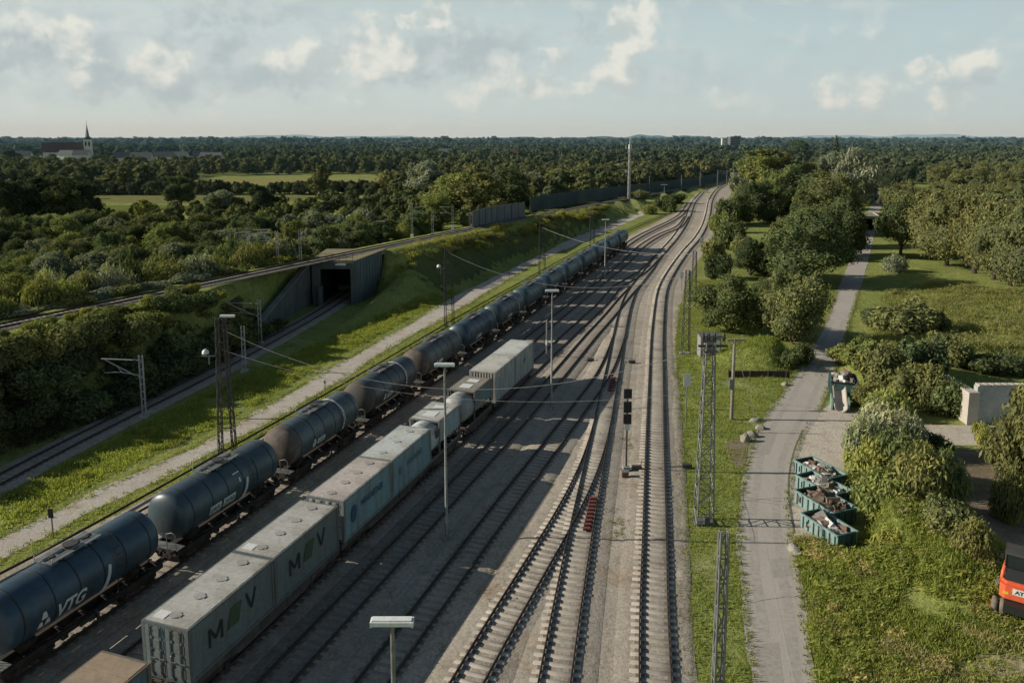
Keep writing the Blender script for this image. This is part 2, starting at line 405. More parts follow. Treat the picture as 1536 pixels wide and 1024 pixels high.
def smooth(L, k=9):
    ker = np.ones(k) / k; pad = k // 2
    Q = np.vstack([np.repeat(L[:1], pad, 0), L, np.repeat(L[-1:], pad, 0)])
    R = np.stack([np.convolve(Q[:, j], ker, 'valid') for j in range(L.shape[1])], 1); R[0] = L[0]; R[-1] = L[-1]; return R

MAIN = .3400                                            # dx/dy of the straight yard tracks
def straight(x0, y0, ya, yb): return [(x0 + (y - y0) * MAIN, y) for y in (ya, yb)]
TR = {}
TR['A'] = [(4.6, 18.), (5.8, 27.)] + GL([(980, 1010), (982, 780), (981.8, 680), (983.5, 580), (985.5, 500), (992, 440), (1000, 420), (1012, 400), (1022, 386), (1032, 373), (1044, 360), (1056, 340), (1062, 320), (1066, 300), (1076, 285), (1093, 274), (1104, 266), (1109, 258)])
TR['B'] = [(-.6, 18.), (.9, 27.)] + GL([(834, 1010), (871, 800), (895, 680), (914, 580), (922.6, 540), (929, 500), (941, 452), (955, 428), (975, 403), (992, 380), (1010, 360), (1024, 340), (1032, 325), (1037, 310), (1043, 300), (1058, 285), (1080, 273), (1098, 265), (1106, 257)])
TR['C'] = [(-7.4, 18.), (-4.3, 27.)] + GL([(710, 1010), (775, 900), (848, 780), (890, 690), (907, 620), (915, 575)])
TR['D'] = [(-11.9, 18.), (-6.4, 34.2), (-2.7, 45.3), (1.1, 56.5), (3.5, 63.1)] + GL([(864, 620), (896, 580), (917, 540), (928, 505)])
TR['E'] = [(-16.4, 18.), (-11., 34.2), (-7.2, 45.3), (-3.4, 56.5), (.3, 67.4)] + GL([(843, 558), (891, 500), (912, 478), (936, 448), (956, 427)])
FX = lambda y: -15.4 + (y - 32.3) * .338
TR['F'] = [(FX(y), y) for y in (14., 40., 70., 100., 122.)] + GL([(925, 431), (960, 412), (990, 382)])
GX = lambda y: -19.7 + (y - 32.3) * .3375
TR['G'] = [(GX(y), y) for y in (14., 60., 110., 160.)] + GL([(960, 372), (990, 353), (1018, 341), (1030, 325)])
HXc = lambda y: -21.75 + (y - 41.3) * .3385
TR['H'] = [(HXc(y), y) for y in (14., 60., 110., 170.)] + GL([(955, 358), (982, 344), (1005, 333), (1022, 322), (1034, 306)])
TR['I'] = GL([(-120, 938), (0, 880), (180, 779), (340, 687), (530, 577), (700, 475), (800, 418), (880, 374), (947, 344), (985, 328), (1012, 317), (1030, 305)])
TR['upper'] = None; TR['lower'] = None
LN = {k: smooth(catmull(v, 2.), 7) for k, v in TR.items() if v}
# raised line on the embankment: x, y, z
UP = np.array([(-92., -8., 6.9), (-72., 33., 6.9), (-51., 76.4, 6.9), (-37.5, 104.3, 6.9), (-24.4, 131.6, 6.8)] + [(*G(a, b, z), z) for a, b, z in ((645, 356, 6.1), (700, 345, 5.6), (760, 333, 5.4), (815, 322, 5.0), (860, 313, 4.2), (905, 304, 3.4), (955, 295.5, 2.5), (1005, 286, 1.6), (1055, 276.5, .7), (1090, 268, .1))])
UPL = smooth(catmull(UP, 2.), 9)
LOW = [(-42.6, 20.), (-40.6, 40.), (-38.6, 56.1), (-37., 64.3), (-35.3, 72.7), (-33.3, 81.1), (-30.9, 96.3), (-28.7, 110.), (-27.4, 122.), (-26., 140.), (-25., 165.)]
LOWL = smooth(catmull(LOW, 2.), 7)

# ------------------------------------------------------------------ terrain
def seg_dist(X, Y, L):
    """signed distance (right positive) to a polyline and index parameter"""
    D = np.full(X.shape, 1e9); S = np.zeros(X.shape); Z = np.zeros(X.shape)
    R = resample(L, 6.) if len(L) > 30 else L
    for i in range(len(R) - 1):
        a, b = R[i], R[i + 1]; ab = b[:2] - a[:2]; q = ab @ ab
        t = np.clip(((X - a[0]) * ab[0] + (Y - a[1]) * ab[1]) / q, 0, 1)
        dx, dy = X - a[0] - t * ab[0], Y - a[1] - t * ab[1]
        d = np.hypot(dx, dy); k = d < np.abs(D)
        D = np.where(k, d, D) if False else np.where(k, np.where(ab[0] * dy - ab[1] * dx < 0, d, -d), D)
        if L.shape[1] > 2: Z = np.where(k, a[2] + t * (b[2] - a[2]), Z)
    return D, Z
lane_px = [(1140, 1236, 1085), (1130, 1220, 1024), (1115, 1205, 900), (1107, 1187, 800), (1113, 1187, 740), (1121, 1193, 690), (1134, 1208, 650), (1151, 1228, 620), (1181, 1243, 580), (1210, 1261, 530), (1240, 1275, 480), (1259, 1290, 430), (1276, 1302, 390), (1289, 1311, 350), (1299, 1317, 325), (1311, 1325, 300), (1322, 1334, 280), (1334, 1343, 262)]
laneL = catmull(GL([(a, y) for a, b, y in lane_px]), 3.); laneR = catmull(GL([(b, y) for a, b, y in lane_px]), 3.)
pathL = catmull([(-40.5, 30.)] + GL([(0, 806), (165, 727), (330, 650), (480, 562), (575, 508), (600, 494), (650, 464), (689, 440), (811, 381), (880, 347), (960, 317)]), 3.)
pathR = catmull([(-37.8, 30.)] + GL([(0, 838), (165, 755), (340, 667), (500, 577), (590, 519), (685, 466), (811, 392), (900, 352), (960, 325), (985, 316)]), 3.)
gravL = catmull([(-34.5, 22.)] + GL([(0, 856), (143, 790), (330, 690), (500, 599), (660, 509), (800, 436), (880, 391), (930, 362), (985, 333), (1022, 312), (1048, 293), (1070, 279), (1092, 268), (1102, 258)]), 3.)
gravR = catmull([(9.0, 18.)] + GL([(1039, 1024), (1029, 900), (1026, 780), (1021, 640), (1015, 560), (1016, 500), (1024, 440), (1042, 400), (1060, 370), (1072, 345), (1080, 320), (1090, 300), (1105, 283), (1113, 270), (1114, 258)]), 3.)
UPC = resample(UPL, 6.); LOWC = None
def pdist(x, y, C):
    a = C[:-1, :2]; ab = C[1:, :2] - a; p = np.array([x, y]) - a
    t = np.clip((p * ab).sum(1) / (ab * ab).sum(1), 0, 1); q = p - ab * t[:, None]; d = np.hypot(q[:, 0], q[:, 1]); i = int(d.argmin())
    return d[i] if ab[i, 0] * q[i, 1] - ab[i, 1] * q[i, 0] < 0 else -d[i]
def interp_x(L, Y): return np.interp(Y, L[:, 1], L[:, 0])

def hnoise(X, Y, s, seed=0.):
    # cheap value noise built of sines
    return (np.sin(X * s + 1.3 * seed) * np.cos(Y * s * 1.13 + seed) + .5 * np.sin(X * s * 2.3 + Y * s * 1.7 + seed * 2.) + .25 * np.cos(X * s * 4.1 - Y * s * 3.7 + seed)) / 1.75
MOUNDS = [(*G(1148, 543), 4.6, 4.0, 2.9), (*G(1345, 800), 5.2, 6.5, 2.6), (*G(1425, 850), 4.2, 4.6, 2.0), (*G(1330, 560), 10., 6., 1.2), (*G(1420, 530), 9., 5., 1.6)]
def ground_h(X, Y):
    X = np.asarray(X, float); Y = np.asarray(Y, float)
    d, z = seg_dist(X, Y, UPL)
    right = np.clip(z - (np.abs(d) - 3.6) / 1.6, 0, None); left = np.clip(z - (np.abs(d) - 3.4) / 2.4, 0, None)
    h = np.where(d > 0, np.minimum(right, z), np.minimum(left, z))
    rough = np.where(h > .3, hnoise(X, Y, .35, 2.) * .22, 0.) * np.clip((np.abs(d) - 4.) / 2., 0, 1)
    h = h + rough
    dl, _ = seg_dist(X, Y, LOWL)
    cut = (np.abs(dl) < 4.3) & (Y < 132.)
    h = np.where(cut, 0., np.where((np.abs(dl) < 6.) & (Y < 117.), h * np.clip((np.abs(dl) - 4.3) / 1.7, 0, 1), h))
    h = np.where((dl > 0) & (dl < 10.) & (Y < 134.) & (Y > 95.), h * np.clip(np.maximum((dl - 5.2) / 4.5, (Y - 127.) / 6.), 0, 1), h)
    pl = interp_x(pathL, Y) - .5; h = np.where((Y > 30) & (Y < 275), h * np.clip((pl - X) / 1.6, 0, 1), h)
    xl = interp_x(laneR, Y) + 1.5
    wr = np.clip((X - xl) / 5., 0, 1) * np.clip((Y - 10) / 10, 0, 1) * np.clip((900 - Y) / 300, 0, 1)
    m = np.zeros_like(X)
    for cx, cy_, rx, ry, hh in MOUNDS:
        q = ((X - cx) / rx) ** 2 + ((Y - cy_) / ry) ** 2
        m = np.maximum(m, hh * np.exp(-q * 1.2) * (1 + .12 * hnoise(X, Y, 1.1, 4.)) - .02)
    m = np.maximum(m, 0)
    away = np.maximum(np.clip((X - interp_x(laneR, Y) - .6) / 2.5, 0, 1), np.clip((interp_x(laneL, Y) - .6 - X) / 2.5, 0, 1)); away = np.where((Y > 30) & (Y < 260), away, 1)
    m = m * away
    pad = (X > interp_x(laneR, Y) - 3) & (Y > 44) & (Y < 71) & ((Y > 56) | (X < interp_x(laneR, Y) + 6))
    b = wr * (hnoise(X, Y, .25, 1.) * .18 + .1)
    h = h + np.where(pad, 0, np.maximum(b, 0)) + np.where(pad, 0, m)
    return h

def axis(lo, hi, step, far_lo, far_hi, g=1.16):
    a = list(np.arange(lo, hi + .01, step)); s = step; p = hi
    while p < far_hi: s *= g; p += s; a.append(p)
    s = step; p = lo; b = []
    while p > far_lo: s *= g; p -= s; b.append(p)
    return np.array(b[::-1] + a)
xs = axis(-110, 75, .9, -16000, 16000); ys = axis(24, 175, .9, -400, 26000)
XX, YY = np.meshgrid(xs, ys); ZZ = ground_h(XX, YY)
nx, ny = len(xs), len(ys)
def ground_at(X, Y):
    X = np.asarray(X, float); Y = np.asarray(Y, float)
    i = np.clip(np.searchsorted(xs, X) - 1, 0, nx - 2); j = np.clip(np.searchsorted(ys, Y) - 1, 0, ny - 2)
    u = (X - xs[i]) / (xs[i + 1] - xs[i]); v = (Y - ys[j]) / (ys[j + 1] - ys[j])
    return ZZ[j, i] * (1 - u) * (1 - v) + ZZ[j, i + 1] * u * (1 - v) + ZZ[j + 1, i] * (1 - u) * v + ZZ[j + 1, i + 1] * u * v
def hz_at(x, y): return float(ground_at([x], [y])[0])
idx = np.arange(nx * ny).reshape(ny, nx)
Q = np.stack([idx[:-1, :-1], idx[:-1, 1:], idx[1:, 1:], idx[1:, :-1]], -1).reshape(-1, 4)
gme = np_mesh('ground', np.stack([XX, YY, ZZ], -1).reshape(-1, 3), Q, M_grass, smooth=True)
ground = obj('ground', gme); tag(ground, 'grassy ground reaching to the horizon', kind='structure')

def strip(name, L, R, z, mat, kind='structure', label=None, n=None):
    n = n or 160
    def rs(A):
        d = np.r_[0, np.cumsum(np.linalg.norm(np.diff(A, axis=0), axis=1))]; s = np.linspace(0, 1, n) ** 1.6 * d[-1]
        return np.stack([np.interp(s, d, A[:, 0]), np.interp(s, d, A[:, 1])], 1)
    A, B = rs(np.asarray(L)[:, :2]), rs(np.asarray(R)[:, :2])
    V = np.zeros((2 * n, 3)); V[:n, :2] = A; V[n:, :2] = B; V[:, 2] = z
    i = np.arange(n - 1); Q = np.stack([i, i + n, i + n + 1, i + 1], 1)
    o = obj(name, np_mesh(name, V, Q, mat)); tag(o, label, kind=kind); return o
def wobble(L, amp, f):
    L = L.copy(); n, t = normals(L)
    s = np.arange(len(L)); a = amp * (np.sin(s * f) + .6 * np.sin(s * f * 2.7 + 1) + .4 * np.sin(s * f * 6.1 + 2)) / 2.
    return L + n * a[:, None]
def poly_sheet(name, pts, z, mat, label=None):
    o = MB().add([(p[0], p[1], z) for p in pts], [tuple(range(len(pts)))]).build(name, mat)
    if o.data.polygons[0].normal.z < 0: o.data.flip_normals()
    tag(o, label, kind='structure'); return o
strip('rail_yard', wobble(resample(gravL, 3.), .3, .35), wobble(resample(gravR, 3.), .2, .4), .016, M_yard, label='gravel bed of the rail yard under all tracks')
strip('gravel_path', wobble(resample(pathL, 1.), .45, .4), wobble(resample(pathR, 1.), .4, .47), .012, M_path, label='pale gravel service path beside the yard')
strip('lane', wobble(resample(laneL, 1.), .14, .7) - np.array([.10, 0]), wobble(resample(laneR, 1.), .13, .8) + np.array([.12, 0]), .028, M_road, label='narrow asphalt lane on the right')
padp = GL([(1222, 622), (1250, 603), (1300, 625), (1400, 637), (1560, 640), (1700, 643), (1700, 676), (1540, 668), (1425, 668), (1330, 690), (1280, 745), (1250, 800), (1215, 812), (1189, 806), (1186, 800), (1186, 740), (1190, 700), (1205, 655)])
pad_in = [(p[0], p[1]) for p in padp]
poly_sheet('gravel_pad', pad_in, .020, M_pad, 'pale gravel yard and side track beside the lane')
def drape(name, poly, mat, label, step=.6, lift=.035, ragged=.5):
    px = np.arange(min(p[0] for p in poly), max(p[0] for p in poly), step); py = np.arange(min(p[1] for p in poly), max(p[1] for p in poly), step)
    GX_, GY_ = np.meshgrid(px, py); gz = ground_h(GX_, GY_) + lift; V = np.stack([GX_, GY_, gz], -1).reshape(-1, 3); n_ = len(px); Qd = []
    wob = hnoise(GX_, GY_, 1.3, 2.) * ragged
    for j in range(len(py) - 1):
        for i in range(n_ - 1):
            if inpoly0(px[i] + step / 2 + wob[j, i], py[j] + step / 2 + wob[j, i] * .7, poly): Qd.append((j * n_ + i, j * n_ + i + 1, (j + 1) * n_ + i + 1, (j + 1) * n_ + i))
    o = obj(name, np_mesh(name, V, np.array(Qd), mat, smooth=True)); tag(o, label, kind='structure'); return o
def inpoly0(x, y, P_):
    c = False; j = len(P_) - 1
    for i in range(len(P_)):
        if (P_[i][1] > y) != (P_[j][1] > y) and x < (P_[j][0] - P_[i][0]) * (y - P_[i][1]) / (P_[j][1] - P_[i][1]) + P_[i][0]: c = not c
        j = i
    return c
drape('bare_ground', GL([(1420, 672), (1560, 672), (1600, 760), (1540, 850), (1470, 830), (1430, 780), (1405, 720)]), M_dirt, 'bare earth behind the overgrown bank')
poly_sheet('bare_ground', GL([(1085, 664), (1112, 655), (1133, 655), (1120, 690), (1112, 706), (1096, 690)]), .011, M_dirt, 'patch of bare earth at the lane edge')
drape('bare_ground', GL([(1440, 998), (1500, 980), (1600, 984), (1600, 1060), (1440, 1060), (1405, 1030)]), M_drygrass, 'dry bare patch in the lower right corner')
# tar seam and edge line along the lane
sl = smooth(catmull(GL([(1190, 800), (1181, 740), (1184, 700), (1192, 668), (1203, 645)]), 1.), 5)
strip('tar_seam', sl, sl + np.array([.14, 0]), .034, M_crack, label='dark tar seam along the lane edge', n=40)
sl = smooth(catmull(GL([(1140, 785), (1155, 860), (1172, 940), (1190, 1024), (1200, 1070)]), 1.), 5)
strip('tar_seam', sl, sl + np.array([.06, 0]), .034, flat('pale_seam', (.50, .47, .43), .9), label='thin pale seam running down the lane', n=40)
M_patch = surf('asphalt_patch', (.405, .366, .32), (.385, .347, .303), .5, .9, world=True)
def lane_pt(y, f):
    a, b = np.interp(y, laneL[:, 1], laneL[:, 0]), np.interp(y, laneR[:, 1], laneR[:, 0]); return a + (b - a) * f
for (y0, y1, f0, f1, lab) in ((33.5, 37., .12, .5, 'darker repair patch in the lane near the bottom edge'), (43., 45.2, .55, .9, 'darker repair patch in the lane beside the front skip'), (61., 66., .1, .42, 'darker repair patch in the lane at the side track'), (83., 92., .5, .85, 'darker repair patch in the lane before the shade')):
    poly_sheet('road_patch', [(lane_pt(y0, f0), y0), (lane_pt(y0 + .2, f1), y0 + .2), (lane_pt(y1, f1), y1), (lane_pt(y1 - .15, f0), y1 - .15)], .032, M_patch, lab)
rc = np.random.default_rng(4)
for (y0, f, n_, dx, dy, lab) in ((47., .3, 14, .06, .55, 'jagged crack in the lane left of the skips'), (53., .15, 12, .3, .05, 'crack across the lane before the side track'), (40.5, .1, 12, .28, .04, 'crack across the lane below the pylon shadow')):
    L_ = [(lane_pt(y0, f), y0)]
    for k in range(n_): L_.append((L_[-1][0] + dx + rc.normal() * .035 + (.06 if dy > .2 else 0), L_[-1][1] + dy + rc.normal() * .06))
    L_ = np.array(L_); n2, _t = normals(L_); strip('tar_seam', L_, L_ + n2 * .03, .036, M_crack, label=lab, n=30)
for f_ in (.27, .73):
    L_ = np.array([(lane_pt(y, f_) + .05 * sin(y * .7), y) for y in np.arange(28., 110., 1.5)]); strip('tyre_track', L_ - np.array([.28, 0]), L_ + np.array([.28, 0]), .030, M_tyretrack, label='faint darker %s tyre track worn along the lane' % ('left' if f_ < .5 else 'right'), n=90)
# fields beyond the trees
poly_sheet('field', GL([(300, 274), (330, 268), (470, 267), (612, 268), (600, 276), (520, 282), (380, 279)]), .02, M_field1, 'pale stubble field far left')
poly_sheet('field', GL([(135, 303), (150, 293), (385, 293), (470, 295), (430, 303), (300, 306)]), .02, M_field2, 'striped crop field left of centre')
poly_sheet('field', GL([(132, 330), (150, 308), (240, 308), (300, 309), (260, 322), (200, 334)]), .02, M_field3, 'bright green field patch on the left')
poly_sheet('field', GL([(-40, 334), (-20, 313), (120, 315), (140, 330), (90, 340)]), .018, M_field3, 'green field strip at the left edge')
poly_sheet('field', GL([(1330, 268), (1385, 262), (1400, 276), (1345, 288)]), .02, M_field2, 'small far field beyond the lane on the right')

M_slope = grass_mat('shade_tinted_grass', (.115, .14, .045), (.15, .17, .055), (.17, .16, .07), (.06, .08, .03))  # darker copy of the grass, slope shade put into the colour
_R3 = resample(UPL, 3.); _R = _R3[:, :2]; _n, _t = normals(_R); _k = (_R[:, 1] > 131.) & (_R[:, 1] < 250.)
drape('slope_shade_sheet', [tuple(p) for p in (_R + _n * 5.6)[_k]] + [tuple(p) for p in (_R + _n * (3.2 + 1.5 * _R3[:, 2:3]))[_k][::-1]], M_slope, 'grass sheet with shade put into its colour, embankment slope right of the underpass', 1.0, .04, .9)
# ------------------------------------------------------------------ tracks
def track(key, L, slp, bal, label, z0=0., k=0, spacing=.62, width=2.5, balw=3.3, zL=None, sl=True, group=None):
    L = L[:, :3] if L.shape[1] > 2 else np.c_[L, np.zeros(len(L))]
    root = empty('railway_track', (float(L[0, 0]), float(L[0, 1]), float(L[0, 2])))
    tag(root, label, 'railway track', group)
    o0 = np.array(root.location)
    dz = k * .005
    R = resample(L, 2.); n, t = normals(R); m = len(R); n3 = np.c_[n, np.zeros(m)]
    if bal:
        hw = balw / 2
        bz = .085 if slp is M_slpc else .132; prof = [(-hw - .35, .018), (-hw, bz), (hw, bz), (hw + .35, .018)]
        V = np.concatenate([R + n3 * a + np.array([0, 0, z0 + b + dz]) for a, b in prof]) - o0
        i = np.arange(m - 1); Q = np.concatenate([np.stack([i + a * m, i + (a + 1) * m, i + (a + 1) * m + 1, i + a * m + 1], 1) for a in range(3)])
        obj('ballast', np_mesh('ballast', V, Q, bal), root)
    if bal:
        for s in (-1, 1):
            V = np.concatenate([R + n3 * (s * .7535 + a + .05 * np.sin(np.arange(m)[:, None] * 1.3 + a * 9)) + np.array([0, 0, z0 + bz + .004 + dz]) for a in (-.20, .24)]) - o0
            i = np.arange(m - 1); obj('rust_shadow_band', np_mesh('rust_shadow_band', V, np.stack([i, i + m, i + m + 1, i + 1], 1), M_rustshadow), root)
    for s in (-1, 1):
        prof = [(-.036, .14), (-.036, .29), (.036, .29), (.036, .14)]
        V = np.concatenate([R + n3 * (s * .7535 + a) + np.array([0, 0, z0 + b + dz]) for a, b in prof]) - o0
        i = np.arange(m - 1); Q = np.concatenate([np.stack([i + a * m, i + (a + 1) * m, i + (a + 1) * m + 1, i + a * m + 1], 1) for a in range(3)])
        obj('rail', np_mesh('rail', V, Q, M_rail), root)
    if sl:
        S = resample(L, spacing); S = S[S[:, 1] < 330]; n, t = normals(S); q = len(S)
        n = n + RNG.normal(0, .012, n.shape); wv = RNG.normal(0, .03, q)
        hl, hw = width / 2, .13; V = []
        for zz, sh in ((.06, 1.), (.15, .92)):
            for a, b in ((-1, -1), (1, -1), (1, 1), (-1, 1)):
                pt = np.zeros((q, 3)); pt[:, :2] = S[:, :2] + n * (a * hl * sh) + t * (b * hw * sh) + n * wv[:, None]; pt[:, 2] = S[:, 2] + z0 + zz + dz
                V.append(pt)
        V = np.stack(V, 1).reshape(-1, 3) - o0
        fs = np.array([(4, 5, 6, 7), (0, 1, 5, 4), (1, 2, 6, 5), (2, 3, 7, 6), (3, 0, 4, 7)])
        Q = (np.arange(q)[:, None, None] * 8 + fs[None]).reshape(-1, 4)
        o = obj('sleepers', np_mesh('sleepers', V, Q, slp), root); o['kind'] = 'stuff'
    return root
track('A', LN['A'], M_slpc, M_bal_new, 'clean ballasted main track with pale concrete sleepers, rightmost in the yard', k=0)
track('B', LN['B'], M_slpc, M_bal_new, 'pale concrete sleepered track just left of the slim signal mast', k=1)
track('C', LN['C'], M_slpc, M_bal_new, 'pale sleepered track that merges by points into its right neighbour', k=2)
track('D', LN['D'], M_slpw, M_bal_old, 'half shaded yard track right of the tall lamp posts', k=3)
track('E', LN['E'], M_slpw, M_bal_dark, 'shaded dark yard track left of the tall lamp posts', k=4)
track('F', LN['F'], M_slpw, M_bal_dark, 'yard track carrying the container train', k=5)
track('G', LN['G'], M_slpw, M_bal_dark, 'empty yard track between the container train and the tank train', k=6)
track('H', LN['H'], M_slpw, M_bal_dark, 'brown yard track carrying the tank train', k=7)
track('I', LN['I'], M_slpw, None, 'leftmost yard track between the tank train and the grass verge', k=8, sl=False)
track('U', UPL, M_slpw, M_bal_up, 'raised track on top of the grassy embankment', z0=0.02, k=0, balw=2.9)
track('L', np.c_[LOWL, np.zeros(len(LOWL))], M_slpw, M_bal_dark, 'low track running into the dark underpass', k=0)
l2 = LOWL.copy(); ln_, lt_ = normals(l2)

# gravel bank with shaded outer side along the main track
bk = resample(catmull(GL([(1034, 1040), (1027, 900), (1023.5, 780), (1018, 640), (1012, 560)]), 2.), 2.); bk = np.vstack([[9.0 - .9, 22.], bk])
n, t = normals(bk); m = len(bk)
prof = [(-.9, .02), (-.3, .08), (.1, .09), (.4, .0)]
V = np.concatenate([np.c_[bk + n * a, np.full(m, b) + RNG.normal(0, .02, m)] for a, b in prof]); i = np.arange(m - 1)
Q = np.concatenate([np.stack([i + a * m, i + (a + 1) * m, i + (a + 1) * m + 1, i + a * m + 1], 1) for a in range(3)])
tag(obj('ballast_bank', np_mesh('ballast_bank', V, Q, M_bal_new)), 'low gravel shoulder along the right side of the main track', kind='structure')
# concrete cable trough between the tracks
ct = resample(catmull([(-15.0, 29.0), (-13.3, 34.), (-8.9, 46.4), (-5.6, 56.5), (-2.5, 65.5)], 2.), 2.)
strip('cable_trough', ct, ct + np.array([.16, 0]), .05, M_conc, kind='', label='thin pale cable trough lid line beside the container train', n=40)
bpy.data.objects['cable_trough']['category'] = 'cable trough'

# ------------------------------------------------------------------ lettering
def text_mesh(txt, size, depth=.0, shear=0., bold=0., sub=0):
    cu = bpy.data.curves.new('lettering', 'FONT'); cu.body = txt; cu.size = size; cu.shear = shear; cu.offset = bold
    cu.align_x = 'CENTER'; cu.align_y = 'CENTER'; cu.extrude = depth
    ob = bpy.data.objects.new('lettering', cu); COL.objects.link(ob)
    dg = bpy.context.evaluated_depsgraph_get(); dg.update()
    me = bpy.data.meshes.new_from_object(ob.evaluated_get(dg)); bpy.data.objects.remove(ob)
    V = [tuple(v.co) for v in me.vertices]; P = [tuple(p.vertices) for p in me.polygons]
    return V, P
def put_text(name, txt, size, mat, parent, fn, shear=0., bold=0., width=None):
    """fn maps flat (u, v) to the surface"""
    import bmesh
    V, P = text_mesh(txt, size, 0., shear, bold)
    us = [v[0] for v in V]; vs_ = [v[1] for v in V]; k = (width / (max(us) - min(us))) if width else 1.
    cu_, cv_ = (max(us) + min(us)) / 2, (max(vs_) + min(vs_)) / 2
    me = bpy.data.meshes.new(name); me.from_pydata([((v[0] - cu_) * k, v[1] - cv_, 0) for v in V], [], P)
    bm = bmesh.new(); bm.from_mesh(me)
    for _ in range(2):
        e = [e for e in bm.edges if e.calc_length() > .18]
        if e: bmesh.ops.subdivide_edges(bm, edges=e, cuts=1)
    bmesh.ops.triangulate(bm, faces=bm.faces)
    for v in bm.verts: v.co = fn(v.co.x, v.co.y)
    bm.to_mesh(me); bm.free(); me.materials.append(mat)
    o = bpy.data.objects.new(name, me); return link(o, parent)

# ------------------------------------------------------------------ tank wagons (local Y along the track, origin on the rail heads)
TL, TRAD, TZ = 10.0, 1.48, 2.80
def tank_pt(y, z_off, lift=.02):
    """point on the right-hand tank flank: y along, arc height z_off measured from the axis level"""
    a = z_off / TRAD; r = TRAD + lift
    return Vector((r * cos(a), y, TZ + r * sin(a)))
def tank_profile():
    pr = []; hl = TL / 2; dm = .62
    for i in range(9):
        a = pi / 2 * i / 8; pr.append((-hl + dm - dm * cos(a), max(.001, TRAD * sin(a))))
    k = len(pr)
    for yy in np.linspace(-hl + dm + .5, hl - dm - .5, 9): pr.append((yy, TRAD))
    pr += [(-y, r) for y, r in reversed(pr[:k])]
    return pr
def bogie(parent, y):
    b = MB()
    for s in (-1, 1):
        b.box((s * .98, y, .56), (.14, 2.5, .26)); b.box((s * .98, y, .80), (.2, .5, .3))
        for yy in (-.9, .9): b.box((s * 1.0, y + yy, .46), (.2, .34, .36))
    b.box((0, y, .62), (1.9, .34, .3))
    o = b.build('bogie', M_under, parent)
    for yy in (-.9, .9):
        w_ = MB()
        for s in (-1, 1):
            w_.cyl((s * .75, y + yy, .46), .46, .12, 'x', 20); w_.cyl((s * .82, y + yy, .46), .30, .05, 'x', 12)
        w_.cyl((0, y + yy, .46), .09, 1.5, 'x', 8)
        w_.build('wheelset', M_wheel, o)
    return o
def underframe(parent, L, deck=.98, fish=False, wid=2.5, col=M_under):
    f = MB(); hl = L / 2
    f.span(-.22, .22, -hl, hl, deck - .36, deck)
    for s in (-1, 1):
        if fish:
            a, b_ = s * wid / 2, s * (wid / 2 - .12); x0, x1 = min(a, b_), max(a, b_)
            ys_ = [-hl, -hl * .62, -hl * .42, hl * .42, hl * .62, hl]; zb = [deck - .34, deck - .34, deck - .62, deck - .62, deck - .34, deck - .34]
            for i in range(5):
                vs = [(x0, ys_[i], zb[i]), (x1, ys_[i], zb[i]), (x1, ys_[i + 1], zb[i + 1]), (x0, ys_[i + 1], zb[i + 1]),
                      (x0, ys_[i], deck), (x1, ys_[i], deck), (x1, ys_[i + 1], deck), (x0, ys_[i + 1], deck)]
                f.add(vs, [(0, 3, 2, 1), (4, 5, 6, 7), (0, 1, 5, 4), (2, 3, 7, 6), (1, 2, 6, 5), (0, 4, 7, 3)])
        else:
            f.span(min(s * 1.0, s * 1.14), max(s * 1.0, s * 1.14), -hl, hl, deck - .26, deck)
        for e in (-1, 1): f.box((s * .55, e * (hl - .05), deck - .15), (.9, .14, .3))
    for k in range(7):
        y = -hl + L * (k + .5) / 7; f.box((0, y, deck - .14), (wid - .35, .14, .2))
    for e in (-1, 1):
        for s in (-1, 1):
            f.tube([(s * .87, e * (hl), deck + .02), (s * .87, e * (hl + .42), deck + .02)], .09, 8)
            f.cyl((s * .87, e * (hl + .47), deck + .02), .22, .06, 'y', 12)
        f.tube([(0, e * hl, deck - .02), (0, e * (hl + .3), deck - .16)], .06, 6)
    for s in (-1, 1):                       # brake gear and pipework slung under
        f.tube([(s * .7, -hl + 2, .42), (s * .7, hl - 2, .42)], .045, 5)
    f.cyl((.45, .9, .5), .2, .9, 'y', 10); f.box((-.5, -.9, .52), (.45, .7, .34)); f.box((.95, .2, .62), (.26, .5, .3)); f.box((.98, -1.5, .6), (.2, .3, .26))
    return f.build('underframe', col, parent)
